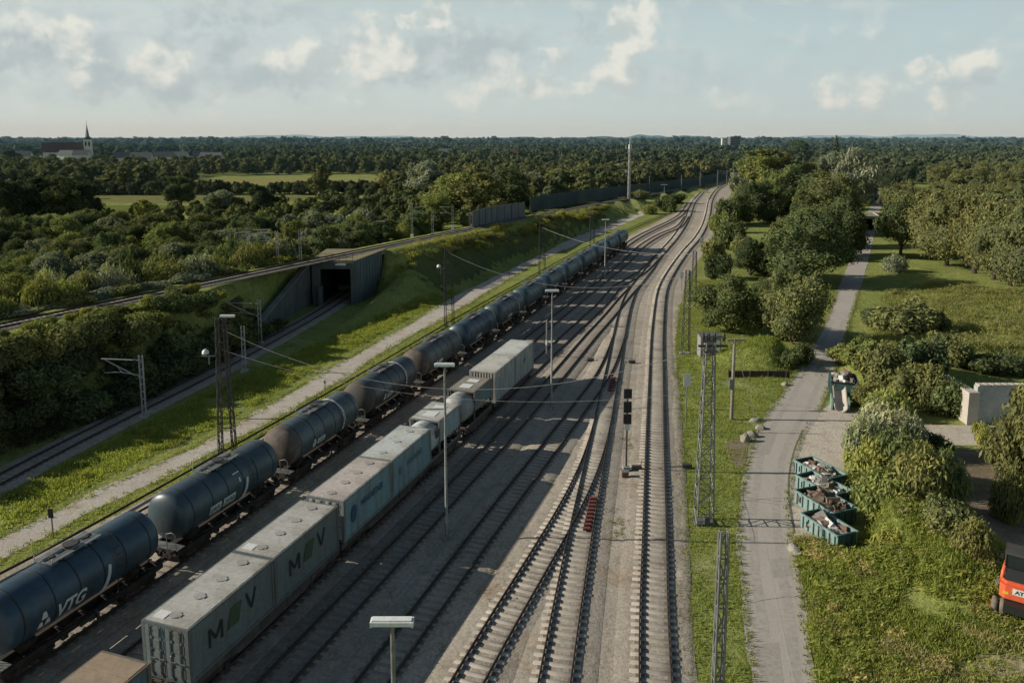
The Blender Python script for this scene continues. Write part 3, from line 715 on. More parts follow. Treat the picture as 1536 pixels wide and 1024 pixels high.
def make_tank_wagon():
    r = empty('tank_wagon')
    tk = MB().lathe_y(tank_profile(), 0, TZ, 40).build('tank', M_tank, r)
    rg = MB()
    for y in (-3.9, -2.2, -.75, .75, 2.2, 3.9):
        rg.lathe_y([(y - .035, TRAD + .002), (y - .035, TRAD + .014), (y + .035, TRAD + .014), (y + .035, TRAD + .002)], 0, TZ, 40)
    rg.build('seam_ring', flat('seam_grey', (.022, .03, .036), .6), tk)
    for y in (-3.3, 3.3):
        sd_ = MB(); sd_.box((0, y, 1.2), (1.5, .6, .22))
        for s in (-1, 1): sd_.box((s * .62, y, 1.34), (.5, .7, .6), 0, 0, 0, s * .5)
        sd_.build('saddle', M_under, tk)
    underframe(r, 10.1)
    bogie(r, -3.35); bogie(r, 3.35)
    wk = MB()
    top = TZ + TRAD
    for s in (-1, 1): wk.box((s * .36, 0, top + .10), (.42, 3.1, .04))
    for y in (-1.5, -.75, .75, 1.5): wk.box((0, y, top + .06), (1.2, .06, .08))
    wk.build('walkway', M_steel, r)
    hr = MB()
    for s in (-1, 1):
        hr.tube([(s * .58, -1.5, top + .12), (s * .60, -1.5, top + .32), (s * .60, 1.5, top + .32), (s * .58, 1.5, top + .12)], .022, 5)
    hr.build('handrail', M_steel, r)
    mh = MB(); mh.cyl((0, .1, top + .1), .33, .3, 'z', 18); mh.cyl((0, .1, top + .27), .38, .05, 'z', 18); mh.build('manhole', M_steeld, r)
    for yv in (-1.05, 1.05): MB().cyl((0, yv, top + .07), .13, .22, 'z', 10).build('valve', M_steeld, r)
    ld = MB()
    for s in (-1, 1):
        pts = [(1.28, 1.75 + s * .2, .95), (1.62, 1.75 + s * .2, 2.6), (1.56, 1.75 + s * .2, 3.3), (1.1, 1.75 + s * .2, 4.05), (.62, 1.75 + s * .2, top + .12)]
        ld.tube(pts, .022, 5)
    for k in range(9):
        z = 1.15 + k * .32; x = 1.33 + (z - 1.) * .2 if z < 2.6 else 1.62 - .13 * (z - 2.6) ** 2 * 1.6
        ld.tube([(x, 1.55, z), (x, 1.95, z)], .016, 5)
    ld.build('ladder', M_steeld, r)
    pf = MB(); pf.box((0, -4.72, 1.06), (2.2, .62, .05)); pf.tube([(.95, -5.0, 1.05), (.95, -5.0, 2.0), (.7, -5.0, 2.12), (.3, -5.0, 2.0), (.3, -5.0, 1.05)], .028, 6); pf.tube([(-.95, -5.0, 1.05), (-.95, -5.0, 2.0), (-.4, -5.0, 2.0), (-.4, -5.0, 1.05)], .028, 6)
    pf.build('end_platform', M_steel, r)
    vl = MB(); vl.tube([(1.12, .3, .95), (1.3, .3, .8), (1.3, .3, .55)], .07, 8); vl.cyl((1.32, .3, .5), .12, .14, 'z', 10); vl.box((1.2, -.3, .78), (.1, .9, .24))
    vl.build('drain_valve', M_steeld, r)
    return r
def flank_patch(name, r, y0, y1, z0, z1, mat, n=6, lift=.022):
    V = []; Q = []
    for i in range(n + 1):
        z = z0 + (z1 - z0) * i / n
        V += [tank_pt(y0, z, lift), tank_pt(y1, z, lift)]
    for i in range(n): Q.append((2 * i, 2 * i + 1, 2 * i + 3, 2 * i + 2))
    return MB().add(V, Q).build(name, mat, r)
def hose(r):      # white curved pipe fixed to the flank
    pts = [tank_pt(1.05, z, .08) for z in np.linspace(.35, -1.25, 8)]
    for i, p in enumerate(pts): p.y -= .10 * i * .5
    return MB().tube(pts, .085, 6).build('white_pipe', M_white, r)
def band(r, y, wd=.13):
    a = np.linspace(-.75, pi + .3, 26); V = []; Q = []
    for t in a:
        for yy in (y - wd, y + wd): V.append(((TRAD + .024) * cos(t), yy, TZ + (TRAD + .024) * sin(t)))
    for i in range(len(a) - 1): Q.append((2 * i, 2 * i + 1, 2 * i + 3, 2 * i + 2))
    return MB().add(V, Q, 0, True).build('white_band', M_white, r)

def at_line(L, y):
    i = int(np.clip(np.searchsorted(L[:, 1], y), 1, len(L) - 1)); a, b = L[i - 1], L[i]
    t = (y - a[1]) / (b[1] - a[1]); p = a + t * (b - a); d = b - a; return p[0], p[1], heading(d[0], d[1])
RAILZ = .32
proto = make_tank_wagon()
TANKCOL = [(.060, .110, .150), (.075, .115, .135), (.115, .150, .160), (.085, .105, .115), (.12, .135, .135), (.055, .105, .140), (.085, .12, .135), (.075, .135, .155), (.055, .115, .145), (.085, .15, .17), (.06, .11, .14), (.065, .12, .16), (.06, .13, .165), (.075, .15, .18)]
TANKLAB = ['dark navy tank wagon with white letters and a white pipe, nearest in the tank train',
           'slate blue tank wagon with a two part white nameplate, behind the nearest wagon',
           'grey tank wagon with rusty brown dome end and a white band, third from the front',
           'dark grey tank wagon with a white band, fourth from the front',
           'dull grey tank wagon with a brown dome end, fifth from the front',
           'deep blue tank wagon with close dark seams, sixth from the front',
           'grey blue tank wagon with a white band, seventh from the front',
           'teal blue tank wagon behind the far white container, eighth from the front',
           'dark teal tank wagon, ninth from the front, left of the middle lamp post',
           'pale teal tank wagon just behind the middle lamp head, tenth from the front',
           'dark blue tank wagon with a white band, eleventh from the front',
           'blue tank wagon with a white band, third from the far end of the tank train',
           'dark blue tank wagon, second from the far end of the tank train',
           'bright teal tank wagon at the far end of the tank train']
wag = []
S_step = 11.33 * cos(math.atan(MAIN))
for i in range(14):
    y = 37.95 + i * S_step
    x, yy, rz = at_line(LN['H'], y)
    o = proto if i == 0 else copy_tree(proto)
    o.location = (x, yy, RAILZ); o.rotation_euler = (0, 0, rz); wag.append(o)
    tag(o, TANKLAB[i], 'tank wagon', 'tank wagons coupled in one long train')
    for ch in o.children:
        if ch.name.startswith('tank'): ch.color = (*TANKCOL[i], 1)
rust_tank = surf('rusty_dome', (.17, .115, .085), (.115, .095, .085), .7, .8, dirt=(.24, .21, .19), dscale=1.3)
def dome(r, mat, e=-1):
    pr = [(e * abs(y) * 1.0006 if y != 0 else 0, rr + .006) for y, rr in tank_profile()[:9]]
    pr = [(y + e * .004, rr) for y, rr in pr] + [(e * (TL / 2 - .62 - .35), TRAD + .006)]
    if e > 0: pr = pr[::-1]
    return MB().lathe_y(pr, 0, TZ, 40).build('dome_end', mat, r)
w0 = wag[0]
put_text('lettering', 'VTG', 1.0, M_white, w0, lambda u, v: tank_pt(u - 1.25, v * 1.0 - .42, .03), .25, .03, 1.7)
lg = MB()
for (u, v, s_) in ((0, .30, .27), (-.2, -.12, .24), (.2, -.12, .24)):
    lg.add([tank_pt(-2.85 + u - s_ * .7, v - .45 - s_ * .6, .03), tank_pt(-2.85 + u + s_ * .7, v - .45 - s_ * .6, .03), tank_pt(-2.85 + u + s_ * .3, v - .45 + s_ * .7, .03), tank_pt(-2.85 + u - s_ * .3, v - .45 + s_ * .7, .03)], [(0, 1, 2, 3)])
lg.build('logo', M_white, w0); hose(w0)
w1 = wag[1]; hose(w1)
for y0, y1 in ((-2.5, -1.45), (-1.25, -.1)):
    flank_patch('nameplate', w1, y0, y1, -.72, -.14, M_white)
put_text('lettering', 'ERR', .5, M_blk, w1, lambda u, v: tank_pt(u - 1.98, v - .43, .04), 0., .0, .85)
put_text('lettering', 'ZERB', .5, M_blk, w1, lambda u, v: tank_pt(u - .68, v - .43, .04), 0., .0, .95)
flank_patch('small_plate', w1, .0, .62, .92, 1.0, M_white, 2); flank_patch('small_plate', w1, .35, .48, .3, .6, M_white, 2)
for i in (2, 3, 6, 10, 11): band(wag[i], 2.1)
for i in (2, 3, 4, 5, 6, 8):
    o = MB(); a = np.linspace(0, 2 * pi, 12, endpoint=False)
    o.add([tank_pt(-2.2 + .2 * cos(t), -.42 + .36 * sin(t), .03) for t in a], [tuple(range(12))]); o.build('logo', M_white, wag[i])
    flank_patch('nameplate', wag[i], -1.75, -.75, -.66, -.2, M_white)
    if i in (2, 3): put_text('lettering', 'VTG', .42, M_blk, wag[i], lambda u, v: tank_pt(u - 1.25, v - .43, .04), 0., .0, .7)
dome(wag[2], rust_tank, -1); dome(wag[3], surf('brown_dome', (.14, .115, .10), (.10, .09, .085), .7, .8), -1); dome(wag[4], rust_tank, -1)

# ------------------------------------------------------------------ containers and their wagons
CW, CH, CL = 2.55, 2.62, 6.06
def corr_panel(mb, x0, x1, h0, h1, put, pitch=.28, dep=.035, m=0):
    """trapezoidal corrugation between x0 and x1"""
    n = max(3, int(round((x1 - x0) / pitch))); p = (x1 - x0) / n; prof = []
    for i in range(n):
        a = x0 + i * p; prof += [(a, 0), (a + p * .3, 0), (a + p * .45, -dep), (a + p * .85, -dep)]
    prof.append((x1, 0)); vs = []; fs = []
    for u, d in prof: vs += [put(u, h0, d), put(u, h1, d)]
    for i in range(len(prof) - 1): fs.append((2 * i, 2 * i + 2, 2 * i + 3, 2 * i + 1))
    mb.add(vs, fs, m)
def make_container(col, roofcol, L=CL, hh=CH, pitch=.28, dep=.035, hatch=0, doors='near', name='shipping_container', enddep=.05, trim=None):
    r = empty(name); hl = L / 2; hw = CW / 2
    mats = [M_contp]
    b = MB()
    corr_panel(b, -hl + .12, hl - .12, .16, hh - .1, lambda u, h, d: (hw - .02 + d, u, h), pitch, dep)
    corr_panel(b, -hl + .12, hl - .12, .16, hh - .1, lambda u, h, d: (-hw + .02 - d, -u, h), pitch, dep)
    b.span(-hw + .06, hw - .06, -hl + .07, hl - .07, .12, hh - .09)
    o = b.build('body', mats, r); o.color = (*col, 1)
    f = MB()
    for sx_ in (-1, 1):
        for sy in (-1, 1): f.box((sx_ * (hw - .08), sy * (hl - .08), hh / 2), (.17, .17, hh - .006))
        f.box((sx_ * (hw - .05), 0, .08), (.11, L - .3, .16)); f.box((sx_ * (hw - .045), 0, hh - .06), (.10, L - .3, .12))
    for sy in (-1, 1): f.box((0, sy * (hl - .05), .08), (CW - .3, .11, .16)); f.box((0, sy * (hl - .05), hh - .065), (CW - .3, .11, .13))
    o = f.build('frame', mats, r); o.color = (*[c * .8 for c in (trim or col)], 1)
    rf = MB(); n = 12
    for i in range(n):
        y0 = -hl + .12 + (L - .24) * i / n; y1 = -hl + .12 + (L - .24) * (i + 1) / n
        rf.span(-hw + .1, hw - .1, y0 + .02, y1 - .02, hh - .06, hh + .012 + .008 * (i % 2))
    rf.span(-hw + .09, hw - .09, -hl + .1, hl - .1, hh - .07, hh - .004)
    o = rf.build('roof', [M_contr], r); o.color = (*roofcol, 1)
    for k in range(hatch):
        y = -hl + L * (k + .5) / hatch; h_ = MB()
        h_.cyl((-.05, y, hh + .02), .27, .06, 'z', 18); h_.box((.2, y, hh + .03), (.16, .2, .06))
        q = h_.build('hatch', [M_contr], r); q.color = (*[c * .8 for c in roofcol], 1)
    # near end (local -Y): doors or corrugated bulkhead
    if doors == 'near':
        for sx_ in (-1, 1):
            d = MB(); x0, x1 = (.02, hw - .17) if sx_ > 0 else (-hw + .17, -.02)
            d.span(x0, x1, -hl + .0, -hl + .06, .18, hh - .14)
            for k in range(4):
                z = .3 + k * .58; d.span(x0 + .08, x1 - .08, -hl - .018, -hl + .002, z, z + .42)
            q = d.build('door', mats, r); q.color = (*[min(1, c * 1.15) for c in col], 1)
            k_ = MB()
            for xx in (x0 + .28, x1 - .28):
                k_.tube([(xx, -hl - .045, .12), (xx, -hl - .045, hh - .08)], .022, 6)
                for z in (.25, .8, 1.35, hh - .3): k_.box((xx, -hl - .04, z), (.12, .05, .07))
                k_.box((xx + .12, -hl - .055, 1.0), (.3, .03, .04))
            k_.build('locking_bar', M_steel, q)
    else:
        e = MB(); corr_panel(e, -hw + .17, hw - .17, .16, hh - .13, lambda u, h, d: (u, -hl + .01 - d * 1.2, h), .26, -enddep if False else enddep)
        q = e.build('end_wall', mats, r); q.color = (*[min(1, c * 1.08) for c in col], 1)
    return r
def flank_text(r, txt, size, y, z, mat, width, shear=0., bold=0., rise=0.):
    return put_text('lettering', txt, size, mat, r, lambda u, v: Vector((CW / 2 + .012, y + u, z + v + u * rise)), shear, bold, width)
M_ink = flat('dark_lettering', (.022, .03, .028), .6); M_green = flat('green_lettering', (.06, .10, .055), .6); M_navy = flat('navy_lettering', (.035, .10, .17), .6)
M_bluefade = flat('faded_blue_lettering', (.12, .20, .26), .6)
DECK = 1.22
def on_F(o, y, z=RAILZ + DECK, key='F'):
    x, yy, rz = at_line(LN[key], y); o.location = (x, yy, z); o.rotation_euler = (0, 0, rz); return o
CG = 'containers on the container train'
cs_ = cos(math.atan(.338))
# near brown-roofed box (cut by the frame)
def Yc(px, py, z=4.15): return G(px, py, z)[1]
brown = make_container((.13, .23, .28), (.40, .305, .215), 12.19, 2.62, .28, .036, 0, 'wall', 'shipping_container')
on_F(brown, 30.1 - 6.1 * cs_); tag(brown, 'blue sided container with a tan roof, cut off by the bottom left edge', 'container', CG)
for ch in brown.children:
    if ch.name.startswith('frame'): ch.color = (.20, .16, .12, 1)
ybs = [32.55]
MVs = []
for i in range(2):
    c = make_container((.175, .215, .215), (.50, .485, .45), 6.22, 2.66, .55, .012, 4, 'near' if i == 0 else 'wall', 'bulk_container')
    on_F(c, 32.12 + (3.13 + i * 6.29) * cs_)
    for strokes, u0, v0 in ((((-.42, -.45, -.42, .45), (-.42, .45, 0, -.2), (0, -.2, .42, .45), (.42, .45, .42, -.45)), -1.35, 1.42), (((-.36, .45, 0, -.45), (0, -.45, .36, .45)), 1.25, 1.62)):
        q = MB()
        for k, (a0, b0, a1, b1) in enumerate(strokes):
            dx, dz = a1 - a0, b1 - b0; l_ = hypot(dx, dz); nx_, nz_ = -dz / l_ * .075, dx / l_ * .075; xx = CW / 2 + .012 + .002 * k
            q.add([(xx, u0 + a0 - nx_, v0 + b0 - nz_), (xx, u0 + a1 - nx_, v0 + b1 - nz_), (xx, u0 + a1 + nx_, v0 + b1 + nz_), (xx, u0 + a0 + nx_, v0 + b0 + nz_)], [(0, 1, 2, 3)])
        q.build('lettering', M_ink, c)
    gl = MB(); gl.add([(CW / 2 + .012, -.55, 1.05), (CW / 2 + .012, .25, 1.05), (CW / 2 + .012, .55, 2.0), (CW / 2 + .012, -.25, 2.0)], [(0, 1, 2, 3)]); gl.build('logo', M_green, c)
    wp = MB(); wp.span(-.95, -.35, -2.75, -2.2, 2.672, 2.70); wp.build('roof_patch', M_white, c)
    tag(c, ['nearer grey bulk container with dark M V letters, doors facing the camera',
            'grey bulk container with dark M V letters, behind its twin with the doors'][i], 'container', CG); MVs.append(c)
blues = []
for i in range(2):
    c = make_container((.235, .385, .42), (.56, .50, .46) if i == 0 else (.58, .60, .575), 6.22, 2.64, .5, .01, 4 if i == 0 else 3, 'near', 'bulk_container', trim=(.30, .34, .34))
    on_F(c, 44.55 + (3.13 + i * 6.29) * cs_)
    mt = M_navy if i == 0 else M_bluefade
    flank_text(c, 'HANGARTNER', .62, .35, 1.62, mt, 2.9 if i == 0 else 2.5, .15, .01)
    a = np.linspace(0, 2 * pi, 16, endpoint=False); e = MB()
    if i == 0: e.add([(CW / 2 + .012, -1.95 + .36 * cos(t) + .05 * sin(t), 1.35 + .55 * sin(t)) for t in a], [tuple(range(16))])
    else: e.add([(CW / 2 + .012, -1.9 + .2 * cos(t), 1.45 + .3 * sin(t)) for t in a], [tuple(range(16))])
    e.build('logo', mt, c)
    if i == 0:
        for ch in c.children:
            if ch.name.startswith('door'): ch.color = (.62, .60, .56, 1)
    tag(c, ['light blue container with a dirty pinkish roof and dark blue lettering', 'light blue container with clean pale roof and faint lettering beside the tank containers'][i], 'container', CG); blues.append(c)
def make_tank_container(col, framecol, dome_col, roofcol):
    r = empty('tank_container'); L = CL; hl = L / 2; hw = CW / 2; hh = 2.62
    pr = []
    for i in range(8): a = pi / 2 * i / 7; pr.append((-hl + .12 + .75 - .75 * cos(a), max(.002, 1.2 * sin(a))))
    pr += [(y, 1.2) for y in np.linspace(-1.6, 1.6, 5)] + [(-y, q) for y, q in reversed(pr)]
    o = MB().lathe_y(pr, 0, 1.36, 36).build('tank', [M_contp], r); o.color = (*dome_col, 1)
    f = MB()
    for sx_ in (-1, 1):
        f.box((sx_ * (hw - .07), hl - .07, hh / 2), (.13, .13, hh)); f.box((sx_ * (hw - .07), -hl + 1.95, hh / 2), (.13, .13, hh))
        f.box((sx_ * (hw - .06), 0, .07), (.12, L - .3, .13)); f.box((sx_ * (hw - .06), .95, hh - .06), (.11, L - 2.1, .11))
    for sy in (-1, 1):
        f.box((0, sy * (hl - .06), .07), (CW - .3, .12, .13)); f.box((0, hl - .06 if sy > 0 else -hl + 1.95, hh - .06), (CW - .3, .12, .11))
        for sx_ in (-1, 1): f.tube([(sx_ * (hw - .1), hl - .1 if sy > 0 else -hl + 1.95, .75), (sx_ * .62, hl - .1 if sy > 0 else -hl + 1.95, .12)], .05, 5)
    o = f.build('frame', [M_contp], r); o.color = (*framecol, 1)
    sp = MB(); sp.span(hw - .10, hw - .02, -hl + 2.0, hl - .15, .95, hh - .12); sp.span(-hw + .02, -hw + .10, -hl + 2.0, hl - .15, .95, hh - .12)
    o = sp.build('side_panel', [M_contp], r); o.color = (*col, 1)
    rf = MB(); rf.span(-hw + .12, hw - .12, -hl + 2.0, hl - .14, hh - .06, hh + .02)
    o = rf.build('roof_cover', [M_contr], r); o.color = (*roofcol, 1)
    pt = MB(); pt.span(-.55, .45, -.3, .75, hh + .022, hh + .05); pt.span(-.5, .5, 1.4, 2.2, hh + .022, hh + .05)
    pt.build('roof_patch', M_white, r)
    ld = MB()
    for s in (-.2, .2): ld.tube([(-.75 + s, -hl + 1.86, .15), (-.75 + s, -hl + 1.86, hh)], .02, 5)
    for k in range(8): ld.tube([(-.95, -hl + 1.86, .3 + k * .29), (-.55, -hl + 1.86, .3 + k * .29)], .015, 5)
    ld.build('ladder', M_steel, r); return r
t1 = make_tank_container((.36, .50, .54), (.22, .22, .21), (.66, .70, .69), (.55, .55, .51)); on_F(t1, 59.0)
pl = MB(); pl.span(CW / 2 - .018, CW / 2 - .008, -1.75, -1.05, 1.5, 2.15); pl.build('hazard_plate', M_rust, t1)
tag(t1, 'pale blue tank container with white dome end and pale roof, behind the light blue containers', 'tank container', CG)
t2 = make_tank_container((.20, .29, .29), (.16, .14, .125), (.42, .44, .42), (.30, .27, .235)); on_F(t2, 66.0)
put_text('lettering', 'TANK', .5, M_yellow, t2, lambda u, v: Vector((CW / 2 - .008, .6 + u, 1.35 + v)), 0., 0., 1.2)
tag(t2, 'grey tank container with brown roof and one white roof patch, next to the white containers', 'tank container', CG)
whites_ = []
for i in range(2):
    c = make_container((.50, .53, .51), (.64, .65, .61) if i else (.60, .58, .53), 5.95, 2.85, .28, .036, 0, 'wall', 'shipping_container', .05)
    on_F(c, 69.75 + (2.99 + i * 5.99) * cs_); whites_.append(c)
    tag(c, ['white container with corrugated end facing the camera', 'white container at the far end of the container train'][i], 'container', CG)
for ch in whites_[0].children:
    if ch.name.startswith('end_wall'): ch.color = (.62, .56, .48, 1)
lp = MB(); lp.span(CW / 2 - .001, CW / 2 + .012, -.35, .15, 1.45, 1.85); lp.build('logo', M_bluefade, whites_[1])
# flat wagons under them
def make_flat(L):
    r = empty('flat_wagon'); underframe(r, L, DECK - .02, True, 2.45, surf('wagon_brown%d' % int(L), (.11, .09, .078), (.075, .062, .056), 1.5, .85, dirt=(.19, .16, .13), dscale=.9))
    bogie(r, -L / 2 + 1.9); bogie(r, L / 2 - 1.9)
    for s in (-1, 1):
        for k in range(6): MB().box((s * 1.22, -L / 2 + .8 + (L - 1.6) * k / 5, DECK - .3), (.06, .12, .5)).build('stake', M_steeld, r)
    return r
FG = 'flat wagons under the container train'
ff = [(12.3, 30.1 - 6.1 * cs_, 'container flat wagon under the tan roofed box'), (12.8, 32.12 + 6.25 * cs_, 'container flat wagon with deep side sills under the grey pair'), (12.9, 44.55 + 6.25 * cs_, 'container flat wagon under the two light blue boxes'), (6.4, 59.0, 'short flat wagon under the pale blue tank container'), (6.4, 66.0, 'short flat wagon under the grey tank container'), (12.3, 69.75 + 6. * cs_, 'container flat wagon under the two white boxes')]
for L, y, lab in ff:
    f = make_flat(L); on_F(f, y, RAILZ); tag(f, lab, 'flat wagon', FG)

# ------------------------------------------------------------------ masts, lamps, poles
def lattice_leg(mb, base, top, wb, wt, r=.05, n=9, axis=(1, 0)):
    B, T = Vector(base), Vector(top); ux = Vector((axis[0], axis[1], 0)); uy = Vector((-axis[1], axis[0], 0))
    cs = [(-1, -1), (1, -1), (1, 1), (-1, 1)]
    def pt(c, t):
        w_ = (wb + (wt - wb) * t) / 2; return B.lerp(T, t) + ux * (c[0] * w_) + uy * (c[1] * w_)
    for c in cs: mb.tube([pt(c, 0), pt(c, 1)], r, 4)
    for i in range(n):
        t0, t1_ = i / n, (i + 1) / n
        for k in range(4):
            a, b = cs[k], cs[(k + 1) % 4]
            if (i + k) % 2: a, b = b, a
            mb.tube([pt(a, t0), pt(b, t1_)], r * .6, 4, cap=False)
            mb.tube([pt(cs[k], t1_), pt(cs[(k + 1) % 4], t1_)], r * .5, 4, cap=False)
def lamp_post(px, py, h, lab, head=1.27, off=0., xy=None):
    x, y = xy or G(px, py); r = empty('lamp_post', (x, y, 0)); tag(r, lab, 'lamp post', 'tall lamp posts between the yard tracks')
    MB().tube([(0, 0, 0), (0, 0, 1.2), (0, 0, 1.25), (0, 0, h)], [.13, .13, .095, .065], 10).build('pole', M_steel, r)
    bs = MB(); bs.box((0, 0, .08), (.55, .55, .16)); bs.box((.02, -.14, 1.35), (.2, .14, .5)); bs.build('base', M_conc, r)
    hd = MB(); hd.box((0, 0, h + .13), (head, .3, .13)); hd.box((0, 0, h + .215), (head - .1, .22, .06))
    for s in (-1, 1): hd.box((s * (head / 2 - .02), 0, h + .12), (.05, .32, .16))
    hd.build('lamp_head', M_offw, r)
    MB().box((0, 0, h + .07), (head - .25, .26, .03)).build('diffuser', flat('lamp_glass', (.5, .52, .52), .2), r)
    MB().box((0, 0, h + .04), (.5, .1, .1)).build('bracket', M_steel, r); return r
lamp_post(670, 806, 11.4, 'tall grey lamp post with white box head standing right of the light blue containers')
lamp_post(827, 612, 11.3, 'tall lamp post with white lower shaft standing right of the white containers', 1.27)
lamp_post(907, 420, 10.9, 'distant lamp post with white head in front of the far tank wagons', 1.3)
xn, yn = G(588, 929, 11.4); lamp_post(0, 0, 11.2, 'nearest lamp post, its white box head at the bottom edge of the yard', 1.27, xy=(xn, yn))
lamp_post(996, 300, 6.2, 'far small lamp post beside the bushes near the converging tracks', 2.6)
lamp_post(571, 356, 6.0, 'small lamp post left of the raised track beside the silvery bush', 2.2, xy=G(571, 352, 3.))
bpy.data.objects[-1] if False else None
def lattice_mast(px, py, h, lab, wb=.8, wt=.45, lamp=False, twin=True, xy=None, mat=M_steeld):
    x, y = xy or G(px, py); z = hz_at(x, y); r = empty('lattice_mast', (x, y, z)); tag(r, lab, 'lattice mast', 'lattice masts along the yard')
    if twin:
        for s in (-1, 1):
            l = MB(); lattice_leg(l, (s * wb / 2, 0, 0), (s * wt / 2, 0, h), .32, .24, .04, max(9, int(h * 1.3))); l.build('leg', mat, r)
        for z_ in np.linspace(.6, h - .2, 7): MB().box((0, 0, z_), (wb * .75, .06, .06)).build('cross_tie', mat, r)
    else:
        l = MB(); lattice_leg(l, (0, 0, 0), (0, 0, h), wb, wt, .05, max(9, int(h * 1.1))); l.build('lattice', mat, r)
    b = MB(); b.box((0, 0, .06), (wb + .5, .6, .16)); b.build('base', M_conc, r)
    if lamp:
        q = MB(); q.box((-1.1, 0, h * .73), (1.2, .08, .08)); q.box((-1.1, 0, h * .73 - .35), (.08, .08, .7)); q.build('lamp_arm', M_steel, r)
        q = MB(); q.tube([(-1.35, 0, h * .73 + .55), (-1.35, 0, h * .73 + .42), (-1.35, 0, h * .73 + .2)], [.08, .24, .28], 12); q.build('lamp_head', M_white, r)
        if lamp == 2:
            q = MB(); q.box((.55, 0, h + .15), (1.15, .3, .16)); q.build('lamp_head', M_white, r)
    return r
lattice_mast(342, 684, 11.5, 'nearest dark lattice mast with white side lamp between path and tank train', 1.15, .55, 2)
lattice_mast(674, 489, 11.0, 'two legged lattice mast with small white lamp beside the path, second from the camera', 1.1, .8, 1)
lattice_mast(813, 410, 9.7, 'third lattice mast from the camera along the path', 1.1, .8, 0)
lattice_mast(888, 370, 8.6, 'small far lattice mast along the path', 1., .8, 0)
lattice_mast(1028, 530, 10.1, 'slim lattice mast in the grass right of the main track before the first bush', .9, .45, 0, False)
lattice_mast(1040, 452, 8.0, 'second slim lattice mast right of the main track, behind the first', .9, .45, 0, False)
xm, ym = G(1086, 797, 11.6)
nm = lattice_mast(0, 0, 11.6, 'weathered mast right of the main track rising from the bottom edge', .38, .28, 0, False, (xm, ym), M_steel)
# big pylon with the cross-span cables
x, y = G(1055, 783); pyl = empty('lattice_pylon', (x, y, 0)); tag(pyl, 'tall square lattice pylon on the grass strip between main track and lane', 'lattice pylon')
l = MB(); lattice_leg(l, (0, 0, 0), (0, 0, 12.5), 1.1, .55, .055, 15); l.build('lattice', M_steel, pyl)
b = MB(); b.box((0, 0, .06), (1.3, 1.1, .16)); b.box((.1, -.5, .4), (.35, .3, .5)); b.build('base', M_concd, pyl)
b = MB(); b.box((.2, 0, 12.2), (1.9, .14, .14)); b.box((-.1, 0, 12.55), (.9, .5, .12)); b.box((0, 0, 11.9), (.9, .8, .08)); b.build('cross_arm', M_steeld, pyl)
for xx in (-.45, -.1, .3, .9):
    q = MB(); q.tube([(xx, 0, 12.5), (xx, 0, 12.7), (xx, 0, 12.85), (xx, 0, 13.1)], [.05, .11, .11, .05], 8); q.build('insulator', M_steeld, pyl)
def cable(name, a, b, sag, r, lab, n=24, mat=None, group=None):
    A, B = Vector(a), Vector(b); pts = []
    for i in range(n + 1):
        t = i / n; p = A.lerp(B, t); p.z -= sag * 4 * t * (1 - t); pts.append(p)
    o = MB().tube(pts, r, 4).build(name, mat or M_steel); tag(o, lab, 'overhead cable', group or 'overhead cables spanning the yard'); return o
m1x, m1y = G(342, 684); px_, py_ = G(1055, 783)
cable('overhead_cable', (m1x, m1y, 10.6), (px_, py_, 12.2), 3.9, .024, 'upper sagging cable from the nearest lattice mast across both trains')
cable('overhead_cable', (m1x, m1y, 8.9), (px_, py_, 9.2), 2.2, .017, 'lower thin cable from the nearest lattice mast across both trains')
m2x, m2y = G(674, 489); m3x, m3y = G(1028, 530)
cable('overhead_cable', (m2x, m2y, 10.2), (m3x, m3y, 9.6), 3.0, .03, 'sagging cable from the second lattice mast to the slim mast right of the main track')
m4x, m4y = G(813, 410); m5x, m5y = G(1040, 452)
cable('overhead_cable', (m4x, m4y, 8.8), (m5x, m5y, 7.6), 1.6, .03, 'far sagging cable from the third lattice mast over the points')
# timber pole with tee head, concrete posts, signs
x, y = G(1097, 629); r = empty('timber_pole', (x, y, 0)); tag(r, 'wooden pole with tee shaped head and stay wire by the grass mound', 'utility pole')
MB().tube([(0, 0, 0), (0, 0, 7.6)], [.17, .12], 8).build('pole', M_slpw, r)
q = MB(); q.box((.15, 0, 7.5), (1.7, .14, .16)); q.tube([(-.5, 0, 7.45), (0, 0, 6.7)], .035, 4); q.tube([(.6, 0, 7.45), (0, 0, 6.7)], .035, 4); q.build('cross_arm', M_slpw, r)
q = MB(); q.box((-.22, -.1, 3.4), (.3, .25, .9)); q.build('switch_box', M_steel, r)
q = MB(); q.tube([(0, 0, 7.2), (1.5, -3.4, 0.02)], .016, 4); q.tube([(0, 0, 7.3), (-2.9, 4.4, 4.2)], .014, 4); q.build('stay_wire', M_steel, r)
def sign_post(px, py, h, bw, bh, mat, lab, name='track_sign', cat='sign', z0=0.):
    x, y = G(px, py); r = empty(name, (x, y, z0)); tag(r, lab, cat)
    MB().tube([(0, 0, 0), (0, 0, h)], .05, 6).build('post', M_steel, r)
    q = MB(); q.box((0, -.06, h - bh / 2), (bw, .04, bh)); q.build('board', mat, r); return r
sign_post(1028, 648, 5.3, .62, 1.15, M_white, 'white rectangular board on a grey post at the edge of the main track')
sign_post(80, 806, 2.0, .32, .62, M_blk, 'dark signal board on a thin post beside the path at the left edge')
sign_post(488, 592, 1.5, .18, .3, M_steel, 'small grey marker post in the grass beside the path', 'marker_post', 'marker post')
sign_post(764, 425, 2.0, .2, .4, M_red, 'small reddish marker beside the widened path', 'marker_post', 'marker post')
sign_post(1022, 436, 3.2, .6, 1.1, M_white, 'white board left of the second slim mast')
sign_post(1034, 432, 3.0, .6, 1.0, M_white, 'second white board right of the second slim mast')
sign_post(1052, 372, 2.6, .9, 1.5, M_white, 'white cabinet board beside the curve of the main track')
